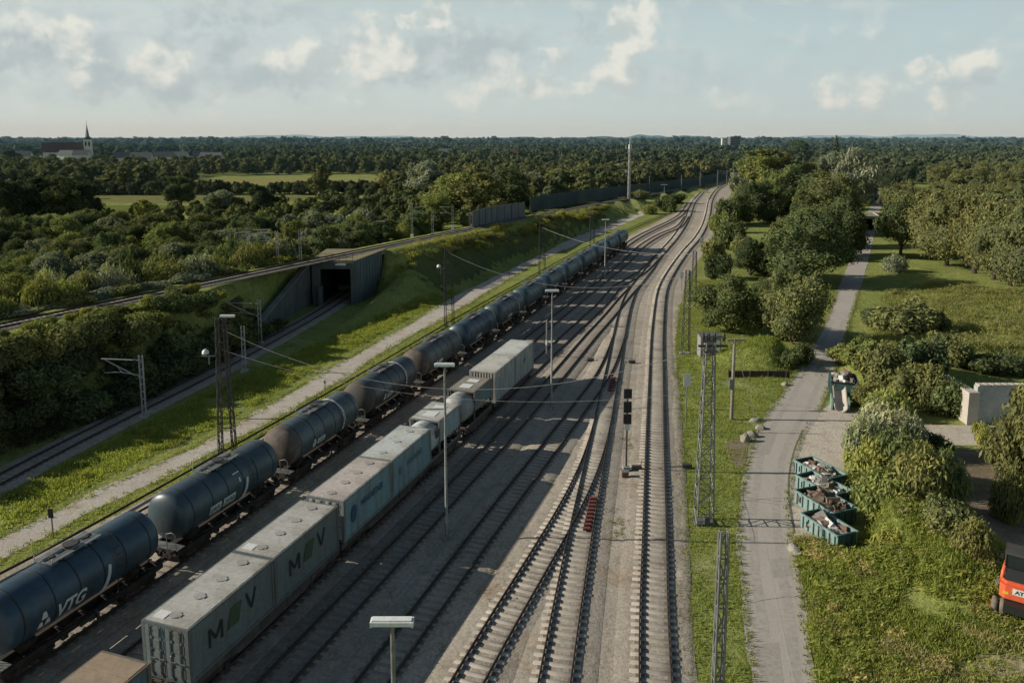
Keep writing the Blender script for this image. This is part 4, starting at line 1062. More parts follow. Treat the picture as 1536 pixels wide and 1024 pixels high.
sign_post(994, 314, 2.6, 1.0, 2.6, M_white, 'right hand pale board near the far end of the path')
sign_post(981, 315, 2.4, .9, 2.3, M_yellow, 'left hand yellowish board near the far end of the path')
x, y = G(820, 537); r = empty('signal_post', (x, y, 0)); tag(r, 'pale slender post left of the lamp post with white lower shaft', 'post')
q = MB(); q.tube([(0, 0, 0), (0, 0, 4.6)], .11, 8); q.build('post', M_steel, r)
q = MB(); q.tube([(0, 0, 1.6), (0, 0, 2.2)], .125, 8); q.build('white_collar', M_white, r)
# colour light signal between the main tracks
x, y = G(939, 706); r = empty('railway_signal', (x, y, 0)); tag(r, 'slim signal mast with stacked black light boxes between the two pale sleepered tracks', 'railway signal')
MB().tube([(0, 0, 0), (0, 0, 6.6)], .075, 8).build('post', M_steeld, r)
for z_, hh_ in ((6.25, .75), (5.2, .85), (4.25, .75)):
    q = MB(); q.box((0, -.12, z_), (.60, .2, hh_)).build('signal_head', M_blk, r)
    ln_q = MB()
    for s in (-1, 1): ln_q.cyl((s * .17, -.235, z_ + .1), .09, .04, 'y', 10)
    ln_q.build('lens', M_glass, q if not isinstance(q, MB) else r)
q = MB(); q.box((0, -.1, 3.6), (.4, .04, .5)); q.build('number_plate', M_white, r)
q = MB(); q.box((0, 0, .2), (.5, .5, .4)); q.build('base', M_conc, r)
x, y = G(938, 708); r = empty('point_motor', (x - .15, y - .9, 0)); tag(r, 'small rusty trackside box at the signal foot', 'trackside box')
q = MB(); q.box((0, 0, .25), (.5, .4, .4)); q.build('body', M_rust, r); q = MB(); q.box((0, 0, .48), (.56, .46, .06)); q.build('lid', M_steel, r)
for (a, b_, lab) in ((955, 705, 'point machine box against the left rail of the main track'), (1030, 702, 'small cable box on the right shoulder of the main track'), (886, 542, 'dark point lever stand between the converging tracks'), (948, 545, 'dark point lever stand left of the main track')):
    x, y = G(a, b_); r = empty('point_machine', (x, y, 0)); tag(r, lab, 'point machine')
    q = MB(); q.box((0, 0, .22), (.75, .4, .3)); q.build('housing', M_steeld, r)
    q = MB(); q.tube([(-.3, 0, .18), (-1.3, 0, .12)], .035, 5); q.tube([(.3, .1, .3), (.42, .1, .85)], .03, 5); q.build('rod', M_steeld, r)
# red timbers lying between rails
for (a, b_, c_, d_, n_, lab) in ((880, 798, 890, 752, 9, 'row of red timbers lying between the rails in the foreground points'), (915, 588, 920, 570, 6, 'short row of red timbers between the rails near the signal')):
    x0, y0 = G(a, b_); x1, y1 = G(c_, d_); r = empty('guard_timbers', (x0, y0, .2)); tag(r, lab, 'guard timbers')
    q = MB()
    for k in range(n_): t = k / (n_ - 1); q.box(((x1 - x0) * t, (y1 - y0) * t, .06), (.5, (y1 - y0) / n_ * .62, .14))
    q.build('timber', M_red, r)
    q = MB(); q.tube([(.1, 0, -.02), (x1 - x0 + .1, y1 - y0, -.02)], .04, 5); q.build('tie_bar', M_rust, r)
# relay huts behind the pylon
x, y = G(1066, 538); r = empty('relay_hut', (x, y, 0)); tag(r, 'pale grey relay hut with flat roof right behind the tall pylon', 'relay hut')
q = MB(); q.box((0, 1.0, 1.3), (2.4, 1.8, 2.6)); q.build('wall', surf('hut_wall', (.30, .31, .30), (.25, .26, .255), .7, .7), r)
q = MB(); q.box((0, 1.0, 2.66), (2.55, 1.95, .12)); q.build('roof', M_concd, r)
q = MB(); q.box((-.55, .08, 1.15), (.9, .06, 2.1)); q.build('door', M_steel, r); q = MB(); q.box((.6, .08, 1.15), (.9, .06, 2.1)); q.build('door', M_white, r)
# cell tower
x, y = G(943, 309); r = empty('radio_mast', (x, y, 0)); tag(r, 'very tall slender radio mast rising above the horizon near the converging tracks', 'radio mast')
q = MB(); lattice_leg(q, (0, 0, 0), (0, 0, 22.), .95, .6, .10, 22); q.tube([(0, 0, 0), (0, 0, 22)], .17, 8); q.build('lattice', surf('pale_mast', (.50, .49, .47), (.42, .41, .40), 1., .6), r)
q = MB(); q.tube([(0, 0, 22), (0, 0, 26.6)], [.16, .07], 6)
for s in range(3): q.box((.55 * cos(s * 2.1), .55 * sin(s * 2.1), 22.3), (.3, .3, 1.7), 0, s * 2.1)
q.build('antenna', M_white, r); q = MB(); q.box((0, 0, .25), (3., 3., .5)); q.build('base', M_conc, r)
for dx, lab in ((-2.3, 'white equipment cabinet left of the radio mast foot'), (1.7, 'white equipment cabinet right of the radio mast foot')):
    q = empty('equipment_cabinet', (x + dx, y - 1.5, 0)); tag(q, lab, 'equipment cabinet'); b = MB(); b.box((0, 0, 1.1), (1.7, 1., 2.2)); b.build('body', M_wallw, q); b = MB(); b.box((0, 0, 2.26), (1.85, 1.15, .12)); b.build('lid', M_steel, q)
# catenary masts
def height_at(x, y, toppx, z0=0.):
    lo, hi = 0., 60.
    for _ in range(30):
        m = (lo + hi) / 2; dz = m - H; zc = y * CT - dz * ST; py = CY + F * (-(y * ST + dz * CT)) / zc
        if py > toppx: lo = m
        else: hi = m
    return lo - z0
TOPROW = {618: 308, 679: 308, 649: 315, 451: 345, 346: 345, 373: 341, 417: 346, 705: 318, 820: 288, 867: 275, 908: 275, 974: 264, 1022: 262, 1050: 258, 1076: 255, 1031: 264, 1090: 256, 1100: 253}
def catenary_mast(x, y, z, h, arm, lab, small=False, cab=False):
    r = empty('catenary_mast', (x, y, z)); tag(r, lab, 'catenary mast', 'catenary masts beside the tracks')
    q = MB(); w_ = .16
    for s in (-1, 1): q.box((s * w_, 0, h / 2), (.07, .2, h))
    for k in range(int(h / .7)): q.box((0, 0, .4 + k * .7), (.3, .14, .08))
    q.box((0, 0, .15), (.7, .7, .3)); q.build('post', M_cat, r)
    if arm:
        q = MB(); a = arm
        q.tube([(0, 0, h - .45), (a, 0, h - .3)], .055, 6); q.tube([(0, 0, h - 2.2), (a * .93, 0, h - .35)], .055, 6)
        q.tube([(0, 0, h - 1.9), (a * .55, 0, h - 1.55), (a * .95, 0, h - 1.62)], .04, 5); q.tube([(a * .5, 0, h - 1.55), (a * .62, 0, h - 1.0)], .03, 5)
        q.build('cantilever_arm', M_cat, r)
        MB().tube([(a * .12, 0, h - .43), (a * .2, 0, h - .42)], .1, 8).build('insulator', M_steeld, r); MB().tube([(a * .1, 0, h - 2.0), (a * .17, 0, h - 1.86)], .1, 8).build('insulator', M_steeld, r)
    if cab:
        q = MB(); q.box((.0, -.22, .9), (.62, .36, .9)); q.build('weight_box', M_white, r)
    return r
x, y = G(217, 626); catenary_mast(x, y, 0, 5.9, -3.6, 'catenary mast with long arm to the left beside the low track, nearest the camera')
x, y = G(367, 558); catenary_mast(x, y, 0, 5.2, 0, 'plain post beside the low track behind the nearest lattice mast')
x, y = G(391, 516); catenary_mast(x, y, 0, 5.6, -4.2, 'catenary mast with arm to the left near the underpass')
for px0, py0, h, arm, lab, cab in ((618, 345, 5.0, 3.0, 'catenary mast with arm to the right and white box beside the raised track', True), (679, 343, 5.0, -2.8, 'catenary mast with arm to the left and white box beside the raised track', True),
                              (649, 346, 4.6, 0, 'plain pole between the two armed masts on the embankment', False), (451, 392, 6.0, 0, 'plain mast at the raised track above the left side of the underpass', False),
                              (346, 394, 6.0, 3.2, 'left catenary mast half hidden in shrubs left of the raised track', False), (373, 396, 7.2, 3.6, 'middle catenary mast half hidden in shrubs left of the raised track', False), (417, 394, 6.0, -3.0, 'right catenary mast half hidden in shrubs left of the raised track', False), (705, 345, 5.0, 0, 'pole in front of the left end of the grey barrier', False)):
    x, y = G(px0, py0, 6.8 if px0 < 660 else 6.4); z = hz_at(x, y) - .05; catenary_mast(x, y, z, max(2., height_at(x, y, TOPROW[px0], z)), arm, lab, cab=cab)
for px0, py0, h, arm, lab, cab in ((820, 322, 6.5, -2.5, 'far catenary mast in front of the green barrier, leftmost', False), (867, 300, 7., 3.5, 'far catenary mast with white box left of the radio mast', True), (908, 300, 7., -3.2, 'far catenary mast with white box just left of the radio mast', True),
                              (974, 292, 9.5, 0, 'far dark mast right of the radio mast', False), (1022, 286, 9.5, 0, 'far mast between the bushes and the track curve', False), (1050, 282, 9.5, 0, 'far mast left of the track curve', False), (1076, 281, 9.8, 2., 'far mast standing in the track curve with a cross arm', False), (1031, 276, 8., 0, 'far slim pole left of the track curve', False), (1090, 276, 9, -3, 'farthest mast at the vanishing tracks', False), (1100, 270, 9, 2, 'far mast right at the vanishing tracks', False)):
    x, y = G(px0, py0, 0.5); z = hz_at(x, y) - .05; catenary_mast(x, y, z, max(2., height_at(x, y, TOPROW[px0], z)), arm, lab, cab=cab)

# ------------------------------------------------------------------ underpass
r = empty('rail_underpass', (-27.3, 119.5, 0)); tag(r, 'dark rail underpass with concrete portal through the embankment', 'underpass')
o0 = Vector((-27.3, 119.5, 0))
def loc(pts): return [(p[0] - o0.x, p[1] - o0.y) for p in pts]
q = MB(); q.span(-3.6, -2.35, 0, .5, 0, 6.6); q.span(2.35, 2.9, 0, .5, 0, 6.6); q.span(-2.35, 2.35, .02, .48, 5.6, 6.6); q.build('portal_frame', M_concd, r)
q = MB(); q.prism([(2.5, .5), (3.1, .5), (5.35, 11.5), (4.7, 11.5)], 0, 6.75)
for k in range(9):
    t = (k + .5) / 9; q.box((3.1 + 2.25 * t + .04, .5 + 11 * t, 3.3), (.1, .26, 6.5), 0, -.2)
q.build('side_wall', M_panelwall, r)
q = MB(); q.add([(-3.9, .1, 0), (-3.9, .1, 6.4), (-6.4, -22., .25), (-6.4, -22., 0), (-4.4, .1, 0), (-4.4, .1, 6.4), (-6.9, -22., .25), (-6.9, -22., 0)], [(0, 1, 2, 3), (7, 6, 5, 4), (1, 5, 6, 2), (0, 4, 5, 1), (3, 2, 6, 7)]); wwall = q.build('wing_wall', M_concd, r)
q = MB(); q.add([(-3.75, .1, 6.42), (-4.55, .1, 6.42), (-7.05, -22., .27), (-6.25, -22., .27), (-3.75, .1, 6.6), (-4.55, .1, 6.6), (-7.05, -22., .45), (-6.25, -22., .45)], [(4, 5, 6, 7), (3, 2, 1, 0), (0, 4, 7, 3), (1, 2, 6, 5), (0, 1, 5, 4), (2, 3, 7, 6)]); q.build('coping', M_concm, wwall)
q = MB(); q.prism([(-4.0, .52), (3.05, .52), (5.3, 11.5), (5.8, 13.4), (-4.4, 13.4)], 6.1, 6.86); q.build('deck', surf('grassy_deck', (.23, .19, .11), (.30, .25, .13), .5, .95, dirt=(.16, .15, .05), dscale=.5), r)
q = MB(); q.span(-2.6, -2.36, .5, 13, 0, 6.1); q.prism([(2.36, .5), (2.5, .5), (4.0, 13), (3.8, 13)], 0, 6.1); q.span(-2.4, 4.0, 12.6, 13, 0, 6.1); q.build('tunnel_lining', M_black, r)  # walls and end wall blackened: tunnel darkness put into the colour
q = MB(); q.box((.9, -.1, 6.3), (1.6, .25, .22)); q.build('light_fitting', M_white, r)
rl = MB()
for k in range(7): rl.tube([(-3.6 + k * 1.05, .35, 6.86), (-3.6 + k * 1.05, .35, 7.9)], .03, 5)
for z_ in (7.35, 7.88): rl.tube([(-3.6, .35, z_), (2.7, .35, z_)], .025, 5)
rl.build('railing', M_steeld, r)
q = MB(); q.span(-2.34, -1.9, -1.5, -.2, 0, 3.1); q.build('inner_pier', M_concd, r)
# grey barrier with panels behind the raised track, and its green continuation
def barrier(pts, h, mat, lab, post=4., grp='noise barriers behind the raised track'):
    P_ = [Vector((p[0], p[1], p[2])) for p in pts]; r = empty('noise_barrier', P_[0]); tag(r, lab, 'noise barrier', grp)
    pn = MB(); po = MB()
    for a, b in zip(P_[:-1], P_[1:]):
        d = b - a; L = d.length; n = max(1, int(L / post)); ang = atan2(d.y, d.x)
        for k in range(n):
            p = a.lerp(b, (k + .5) / n) - P_[0]; MB().box((p.x, p.y, p.z + h / 2), (L / n - .16, .12, h - .1 + .08 * ((k * 7) % 3)), 0, ang).build('panel', mat, r)
            p = a.lerp(b, k / n) - P_[0]; MB().box((p.x, p.y, p.z + h / 2 + .05), (.2, .26, h + .1), 0, ang).build('post', M_steeld, r)
    return r
ba = [(*G(709, 343, 5.5), 5.2), (*G(745, 334, 5.2), 5.0), (*G(787, 325, 5.), 4.6)]
barrier(ba, 4.3, M_plankfence, 'grey blue panel barrier behind the raised track')
M_greenwall = surf('green_barrier', (.085, .12, .115), (.06, .09, .088), .1, .85, dirt=(.04, .06, .055), dscale=.05, world=True)
bb = [(*G(795, 316, 4.), 3.6), (*G(880, 302, 3.), 2.6), (*G(960, 291, 1.5), 1.3), (*G(1040, 280, .5), .3), (*G(1095, 268), 0.)]
barrier(bb, 4.6, M_greenwall, 'long dark green barrier running towards the vanishing point', 9.)

# ------------------------------------------------------------------ objects by the lane
def rubble(mb, x0, x1, y0, y1, z, hgt, n, rng, mats, smin=.1, smax=.4):
    for _ in range(n):
        u, v = rng.random(), rng.random(); s = smin + (smax - smin) * rng.random() ** 2
        h_ = hgt * (1 - abs(2 * u - 1) ** 2 * .6) * (1 - abs(2 * v - 1) ** 2 * .6)
        mb.box((x0 + (x1 - x0) * u, y0 + (y1 - y0) * v, z + h_ * rng.random()), (s * (.5 + rng.random()), s * (.4 + 1.4 * rng.random()), s * (.25 + .6 * rng.random())), int(rng.integers(mats)), rng.random() * 3, rng.random() * 2, rng.random() * 2)
M_scrapA = surf('scrap_rust', (.24, .15, .11), (.17, .11, .085), 2., .9); M_scrapB = surf('scrap_grey', (.38, .36, .33), (.27, .26, .245), 2., .8); M_scrapC = surf('scrap_brown', (.17, .14, .10), (.24, .20, .15), 2., .9); M_scrapD = flat('scrap_white', (.62, .60, .56), .7)
def skip(c0, c1, c2, c3, zt, lab, seed, fill, mats=(0, 1, 2, 3), dark=False, lumps=0):
    """rim corners back-left, front-left, front-right, back-right; zt the rim height"""
    cs = [Vector((c[0], c[1], 0)) for c in (c0, c1, c2, c3)]
    cen = sum(cs, Vector()) / 4; ax = ((cs[1] - cs[0]) + (cs[2] - cs[3])) / 2; L = ax.length; ax.normalize()
    W = ((cs[3] - cs[0]) + (cs[2] - cs[1])) / 2; nx_ = Vector((-ax.y, ax.x, 0)); W = abs(W.dot(nx_))
    rz = heading(-ax.x, -ax.y)           # local -Y points to the front end
    r = empty('scrap_skip', (cen.x, cen.y, hz_at(cen.x, cen.y)), rz); tag(r, lab, 'skip', 'open skips filled with scrap beside the lane')
    hl, hw = L / 2, W / 2; t = .07; m = M_teald if dark else M_teal
    b = MB(); sl_ = .25
    b.span(-hw + .05, hw - .05, -hl + sl_, hl - sl_, .12, .22)
    b.span(-hw, -hw + t, -hl, hl, .2, zt); b.span(hw - t, hw, -hl, hl, .2, zt)
    for k in range(7):
        y = -hl + L * (k + .5) / 7
        for s in (-1, 1): b.box((s * (hw + .05), y, zt / 2 + .1), (.1, .1, zt - .25))
    for s in (-1, 1): b.box((s * (hw + .02), 0, zt + .015), (.14, L + .05, .1))
    b.build('side', m, r)
    for s in (-1, 1):
        e = MB(); e.span(-hw + t, hw - t, min(s * hl, s * (hl - t)), max(s * hl, s * (hl - t)), .2, zt); e.box((0, s * (hl - .03), zt + .015), (W - .2, .12, .1))
        for k in (-1, 0, 1): e.box((k * hw * .55, s * (hl + .04), zt / 2 + .1), (.1, .08, zt - .3))
        e.build('end_wall', M_teald, r)
    lk = MB()
    for s in (-1, 1): lk.tube([(s * (hw + .09), hl - .7, .5), (s * (hw + .09), hl - .7, zt - .2)], .06, 6)
    for s in (-.5, .5): lk.box((s, 0, .07), (.16, L - .8, .12))
    lk.build('lug', M_blk, r)
    rng = np.random.default_rng(seed)
    s_ = MB(); rubble(s_, -hw + .2, hw - .2, -hl + .3, hl - .3, zt * .45, fill, 230, rng, 4, .12, .55)
    for k in range(lumps): s_.box((rng.uniform(-.5, .5), rng.uniform(-.2, hl * .7), zt * .7 + .2), (.9, 1.1, .6), 0, rng.random() * 3, rng.random(), rng.random())
    s_.span(-hw + .1, hw - .1, -hl + .1, hl - .1, .24, zt * .5, 2)
    p = s_.build('scrap_load', [[M_scrapA, M_scrapB, M_scrapC, M_scrapD][k] for k in mats]); p.location = r.location; p.rotation_euler = r.rotation_euler
    tag(p, {'A': 'x'}.get('A') and SCRAPLAB[lab], 'scrap'); return r
SL = ['front teal skip with a half full load, nearest the camera', 'teal skip heaped with rusty brown scrap, second from the camera', 'teal skip with mixed pale scrap, third from the camera', 'teal skip at the back of the row with loose grey scrap']
SCRAPLAB = dict(zip(SL, ['grey and pink scrap lying in the front teal skip', 'rusty brown scrap heaped in the second teal skip', 'pale sheet scrap lying in the third teal skip', 'loose grey scrap lying in the rearmost teal skip']))
ZR = 1.1
skip(G(1200, 768, ZR), G(1252, 802, ZR), G(1291, 800, ZR), G(1231, 765, ZR), ZR, SL[0], 1, .55, (1, 3, 0, 1), lumps=1)
skip(G(1191, 733, ZR), G(1247, 769, ZR), G(1291, 764, ZR), G(1228, 730, ZR), ZR, SL[1], 2, .9, (0, 2, 0, 2), lumps=2)
skip(G(1192, 711, ZR), G(1248, 741, ZR), G(1284, 738, ZR), G(1221, 708, ZR), ZR, SL[2], 3, .8, (1, 2, 1, 3))
skip(G(1191, 689, ZR), G(1240, 717, ZR), G(1277, 714, ZR), G(1219, 686, ZR), ZR, SL[3], 4, .8, (1, 2, 0, 3))
# dark skip with rubble and the chute in front
xa, ya = G(1246, 612); r = empty('rubble_container', (G(1266, 600)[0], G(1266, 600)[1], 0), -.33); tag(r, 'dark green rubble container standing at the lane bend behind a pale concrete chute', 'rubble container')
q = MB(); q.span(-1.25, -1.13, 0, 3.9, .15, 1.7); q.span(1.13, 1.25, 0, 3.9, .15, 1.7); q.span(-1.13, 1.13, 3.8, 3.9, .15, 1.7); q.span(-1.13, 1.13, 0.02, .12, .15, 1.7); q.span(-1.13, 1.13, .1, 3.8, .12, .2)
for k in range(5): q.box((1.28, .4 + k * .78, .95), (.08, .12, 1.4)); q.box((-1.28, .4 + k * .78, .95), (.08, .12, 1.4))
q.build('body', M_teald, r)
q = MB(); q.box((0, .05, 1.72), (2.56, .16, .12)); q.box((0, 2.75, 1.72), (.01, .01, .01)); q.build('rim', M_blk, r)
q = MB(); rubble(q, -1.0, 1.0, .3, 3.6, 1.2, 1.0, 200, np.random.default_rng(9), 4, .15, .6); q.span(-1.1, 1.1, .15, 3.75, .25, 1.2, 2)
p = q.build('rubble', [M_scrapB, M_scrapC, M_scrapD, M_scrapA]); p.location = r.location; p.rotation_euler = r.rotation_euler; tag(p, 'grey and white rubble heaped in the dark container at the lane bend', 'rubble')
xk, yk = G(1261, 619); r = empty('concrete_chute', (xk, yk, 0), -.33); tag(r, 'pale half round concrete chute leaning in front of the dark rubble container', 'concrete chute')
a = np.linspace(pi * 1.02, pi * 1.98, 10); V = []; Qf = []
for yy, zc in ((0., .62), (3.6, 1.55)):
    for rr in (.62, .52): V += [(rr * cos(t), yy, zc + rr * sin(t)) for t in a]
n = 10
for i in range(n - 1):
    Qf += [(i, i + 1, i + 1 + 2 * n, i + 2 * n), (n + i + 1, n + i, n + i + 2 * n, n + i + 1 + 2 * n), (i + 1, i, n + i, n + i + 1), (2 * n + i, 2 * n + i + 1, 3 * n + i + 1, 3 * n + i)]
Qf += [(0, 2 * n, 3 * n, n), (n - 1, 2 * n - 1, 4 * n - 1, 3 * n - 1)]
M_pale = surf('pale_concrete', (.56, .50, .43), (.48, .43, .37), 1., .9); MB().add(V, Qf).build('trough', M_pale, r)
q = MB(); q.box((-.75, 1.6, .5), (.14, 2.2, 1.0)); q.box((.75, 1.6, .5), (.14, 2.2, 1.)); q.build('cradle', M_teal, r)
for (a_, b_, lab) in ((1296, 560, 'x'),): pass
# concrete bay
x, y = G(1456, 636); r = empty('concrete_bay', (x, y, 0)); tag(r, 'concrete storage bay wall with pale end pier and mottled grey face at the right edge', 'storage bay')
q = MB(); q.prism([(-.45, 0), (.45, 0), (.62, 5.2), (-.1, 5.2)], 0, 3.0); q.box((0, -.06, 1.5), (.96, .3, 3.04)); q.build('side_wall', M_pale, r)
q = MB(); q.span(.52, 9.5, .25, .85, 0, 3.45); q.build('back_wall', surf('mottled_wall', (.44, .47, .455), (.34, .38, .375), .35, .9, dirt=(.55, .53, .49), dscale=.3), r)  # two greys mottled with paler blotches
q = MB()
for k in range(15): q.box((.85 + k * .6, .55, 3.53), (.46, .66, .17))
q.build('coping_block', M_pale, r);
q = MB(); q.box((3.6, -.2, .3), (.6, .5, .6)); q.build('kerb_block', M_pale, r)
# mound with sleeper wall, boulders
x, y = G(1095, 566); r = empty('sleeper_wall', (x, y, 0)); tag(r, 'low brown timber wall in front of the grass mound', 'timber wall')
q = MB()
for k in range(4): q.box((3.1, .03 * k, .09 + .18 * k), (6.6, .2, .17))
q.build('beam', M_bark, r); q = MB()
for k in range(4): q.box((.2 + k * 1.95, -.16, .4), (.14, .14, .8))
q.build('stake', M_bark, r)
def rock(name, x, y, s, lab, seed, mat=M_conc):
    rng = np.random.default_rng(seed); import bmesh
    bm = bmesh.new(); bmesh.ops.create_icosphere(bm, subdivisions=2, radius=1.)
    for v in bm.verts:
        k = 1 + .3 * mnoise.noise(v.co * 1.2 + Vector((seed, 0, 0))); v.co = Vector((v.co.x * s[0] * k, v.co.y * s[1] * k, max(-.15, v.co.z) * s[2] * k))
    me = bpy.data.meshes.new(name); bm.to_mesh(me); bm.free(); me.materials.append(mat); o = obj(name, me, None, (x, y, hz_at(x, y))); tag(o, lab, 'boulder', 'boulders along the lane edge'); return o
M_stone = surf('stone', (.36, .33, .28), (.27, .25, .21), 1.5, .95, bmp=.3)
for i, (a_, b_, s_, lab) in enumerate(((1118, 662, (.42, .4, .8), 'upright pale boulder on the bare earth patch'), (1127, 655, (.6, .4, .55), 'grey boulder behind the upright one'), (1133, 632, (.65, .4, .35), 'flat boulder in the grass beside the lane'), (1141, 643, (.5, .4, .4), 'small dark boulder right at the lane edge'), (1178, 578, (.4, .4, .4), 'lone pale stone at the lane edge near the mound'), (1191, 826, (.35, .9, .35), 'long stone at the right lane edge below the skips'))):
    x, y = G(a_, b_); rock('boulder', x, y, s_, lab, i + 3, M_stone)
# excavator
x, y = G(1500, 930); r = empty('excavator', (x + .55, y - .55, hz_at(x, y)), -.62); r.scale = (.88, .88, .86); tag(r, 'orange wheeled excavator with dark cab seen from behind at the right edge', 'excavator')
q = MB(); q.prism([(-1.05, -.15), (-.75, -.42), (.75, -.42), (1.05, -.15), (1.1, 1.4), (-1.1, 1.4)], 1.15, 2.0); q.prism([(-1.0, .1), (-.7, -.2), (.7, -.2), (1.0, .1), (1.05, 1.5), (-1.05, 1.5)], 2.0, 2.2); q.build('counterweight', M_orange, r)
for s in (-1, 1): MB().tube([(s * .98, .15, 2.15), (s * .94, .2, 2.6), (s * .86, .9, 2.9)], .11, 8).build('side_pillar', M_orange, r)
q = MB(); q.add([(-.85, -.12, 2.2), (.85, -.12, 2.2), (.8, .35, 2.75), (-.8, .35, 2.75), (-.85, 1.4, 2.2), (.85, 1.4, 2.2), (.8, 1.4, 2.75), (-.8, 1.4, 2.75)], [(0, 1, 2, 3), (3, 2, 6, 7), (1, 5, 6, 2), (0, 3, 7, 4), (4, 7, 6, 5)]); q.build('engine_hood', M_blk, r)
q = MB(); q.box((-.25, 1.15, 3.1), (1.25, 1.3, 1.0)); cab_ = q.build('cab', M_glass, r)
q = MB(); q.box((-.25, 1.15, 3.66), (1.4, 1.45, .12)); q.build('cab_roof', M_steeld, cab_)
for sx_ in (-1, 1):
    for sy in (-1, 1): MB().tube([(-.25 + sx_ * .64, 1.15 + sy * .67, 2.5), (-.25 + sx_ * .62, 1.15 + sy * .65, 3.65)], .05, 6).build('cab_post', M_steeld, cab_)
q = MB(); q.box((.25, -.436, 1.72), (1.25, .03, .38)); pl_ = q.build('name_plate', M_white, r)
put_text('lettering', 'ATLAS', .3, M_steeld, pl_, lambda u, v: Vector((.25 + u, -.455, 1.72 + v)), 0., .02, 1.05)
q = MB(); q.box((-.72, -.40, 1.52), (.3, .06, .16)); q.box((.85, -.38, 1.52), (.2, .06, .16)); q.build('tail_light', M_yellow, r)
q = MB(); q.box((0, .6, .85), (1.5, 3.4, .5)); q.build('chassis', M_blk, r)
for sx_ in (-1, 1):
    for yy in (-.25, 2.1):
        for k in (0, 1):
            q = MB(); q.tube([(sx_ * (.62 + k * .42), yy, .5), (sx_ * (.66 + k * .42), yy, .5), (sx_ * (.92 + k * .42), yy, .5), (sx_ * (.96 + k * .42), yy, .5)], [.38, .5, .5, .38], 22); wq = q.build('tyre', M_tyre, r)
            q = MB(); q.cyl((sx_ * (.95 + k * .42), yy, .5), .24, .06, 'x', 14); q.build('rim', M_orange, wq)
q = MB(); q.tube([(.8, 1.6, 2.1), (1.9, 2.6, 2.9), (4.2, 4.6, 2.4)], [.22, .24, .18], 8); q.tube([(4.2, 4.6, 2.4), (4.5, 5.2, 1.2)], [.18, .14], 8); q.build('boom', M_orange, r)
q = MB(); q.prism([(4.1, 4.9), (5., 4.9), (5., 5.7), (4.1, 5.7)], .4, 1.2); q.build('bucket', M_steeld, r)
q = MB(); q.tube([(-.95, .75, 2.4), (-1.0, .7, 3.6)], .02, 5); q.box((-1.1, .75, 3.3), (.16, .05, .28)); q.build('mirror', M_blk, r)
# portal over the lane
x, y = G(1304, 346); r = empty('lane_portal', (x, y, 0), -.28); tag(r, 'small flat roofed concrete passage spanning the lane in the shade', 'passage')
for s in (-1, 1): q = MB(); q.span(min(s * 2.1, s * 2.5), max(s * 2.1, s * 2.5), 0, 13, 0, 3.4); q.build('side_wall', M_conc, r)
q = MB(); q.span(-2.6, 2.6, -.1, 13, 3.4, 3.8); q.build('roof', surf('mossy_roof', (.30, .29, .15), (.24, .24, .12), .6, .95), r)
q = MB()
q.span(-2.7, 2.7, -.35, -.1, 3.35, 4.05); q.span(-2.85, -2.6, -.35, 13, 3.35, 4.05); q.span(2.6, 2.85, -.35, 13, 3.35, 4.05); q.span(-2.7, 2.7, 12.9, 13.2, 3.35, 4.05); q.build('parapet', M_pale, r)
q = MB(); q.span(-2.1, 2.1, 11, 11.2, 0, 3.4); q.build('gate', M_blk, r)

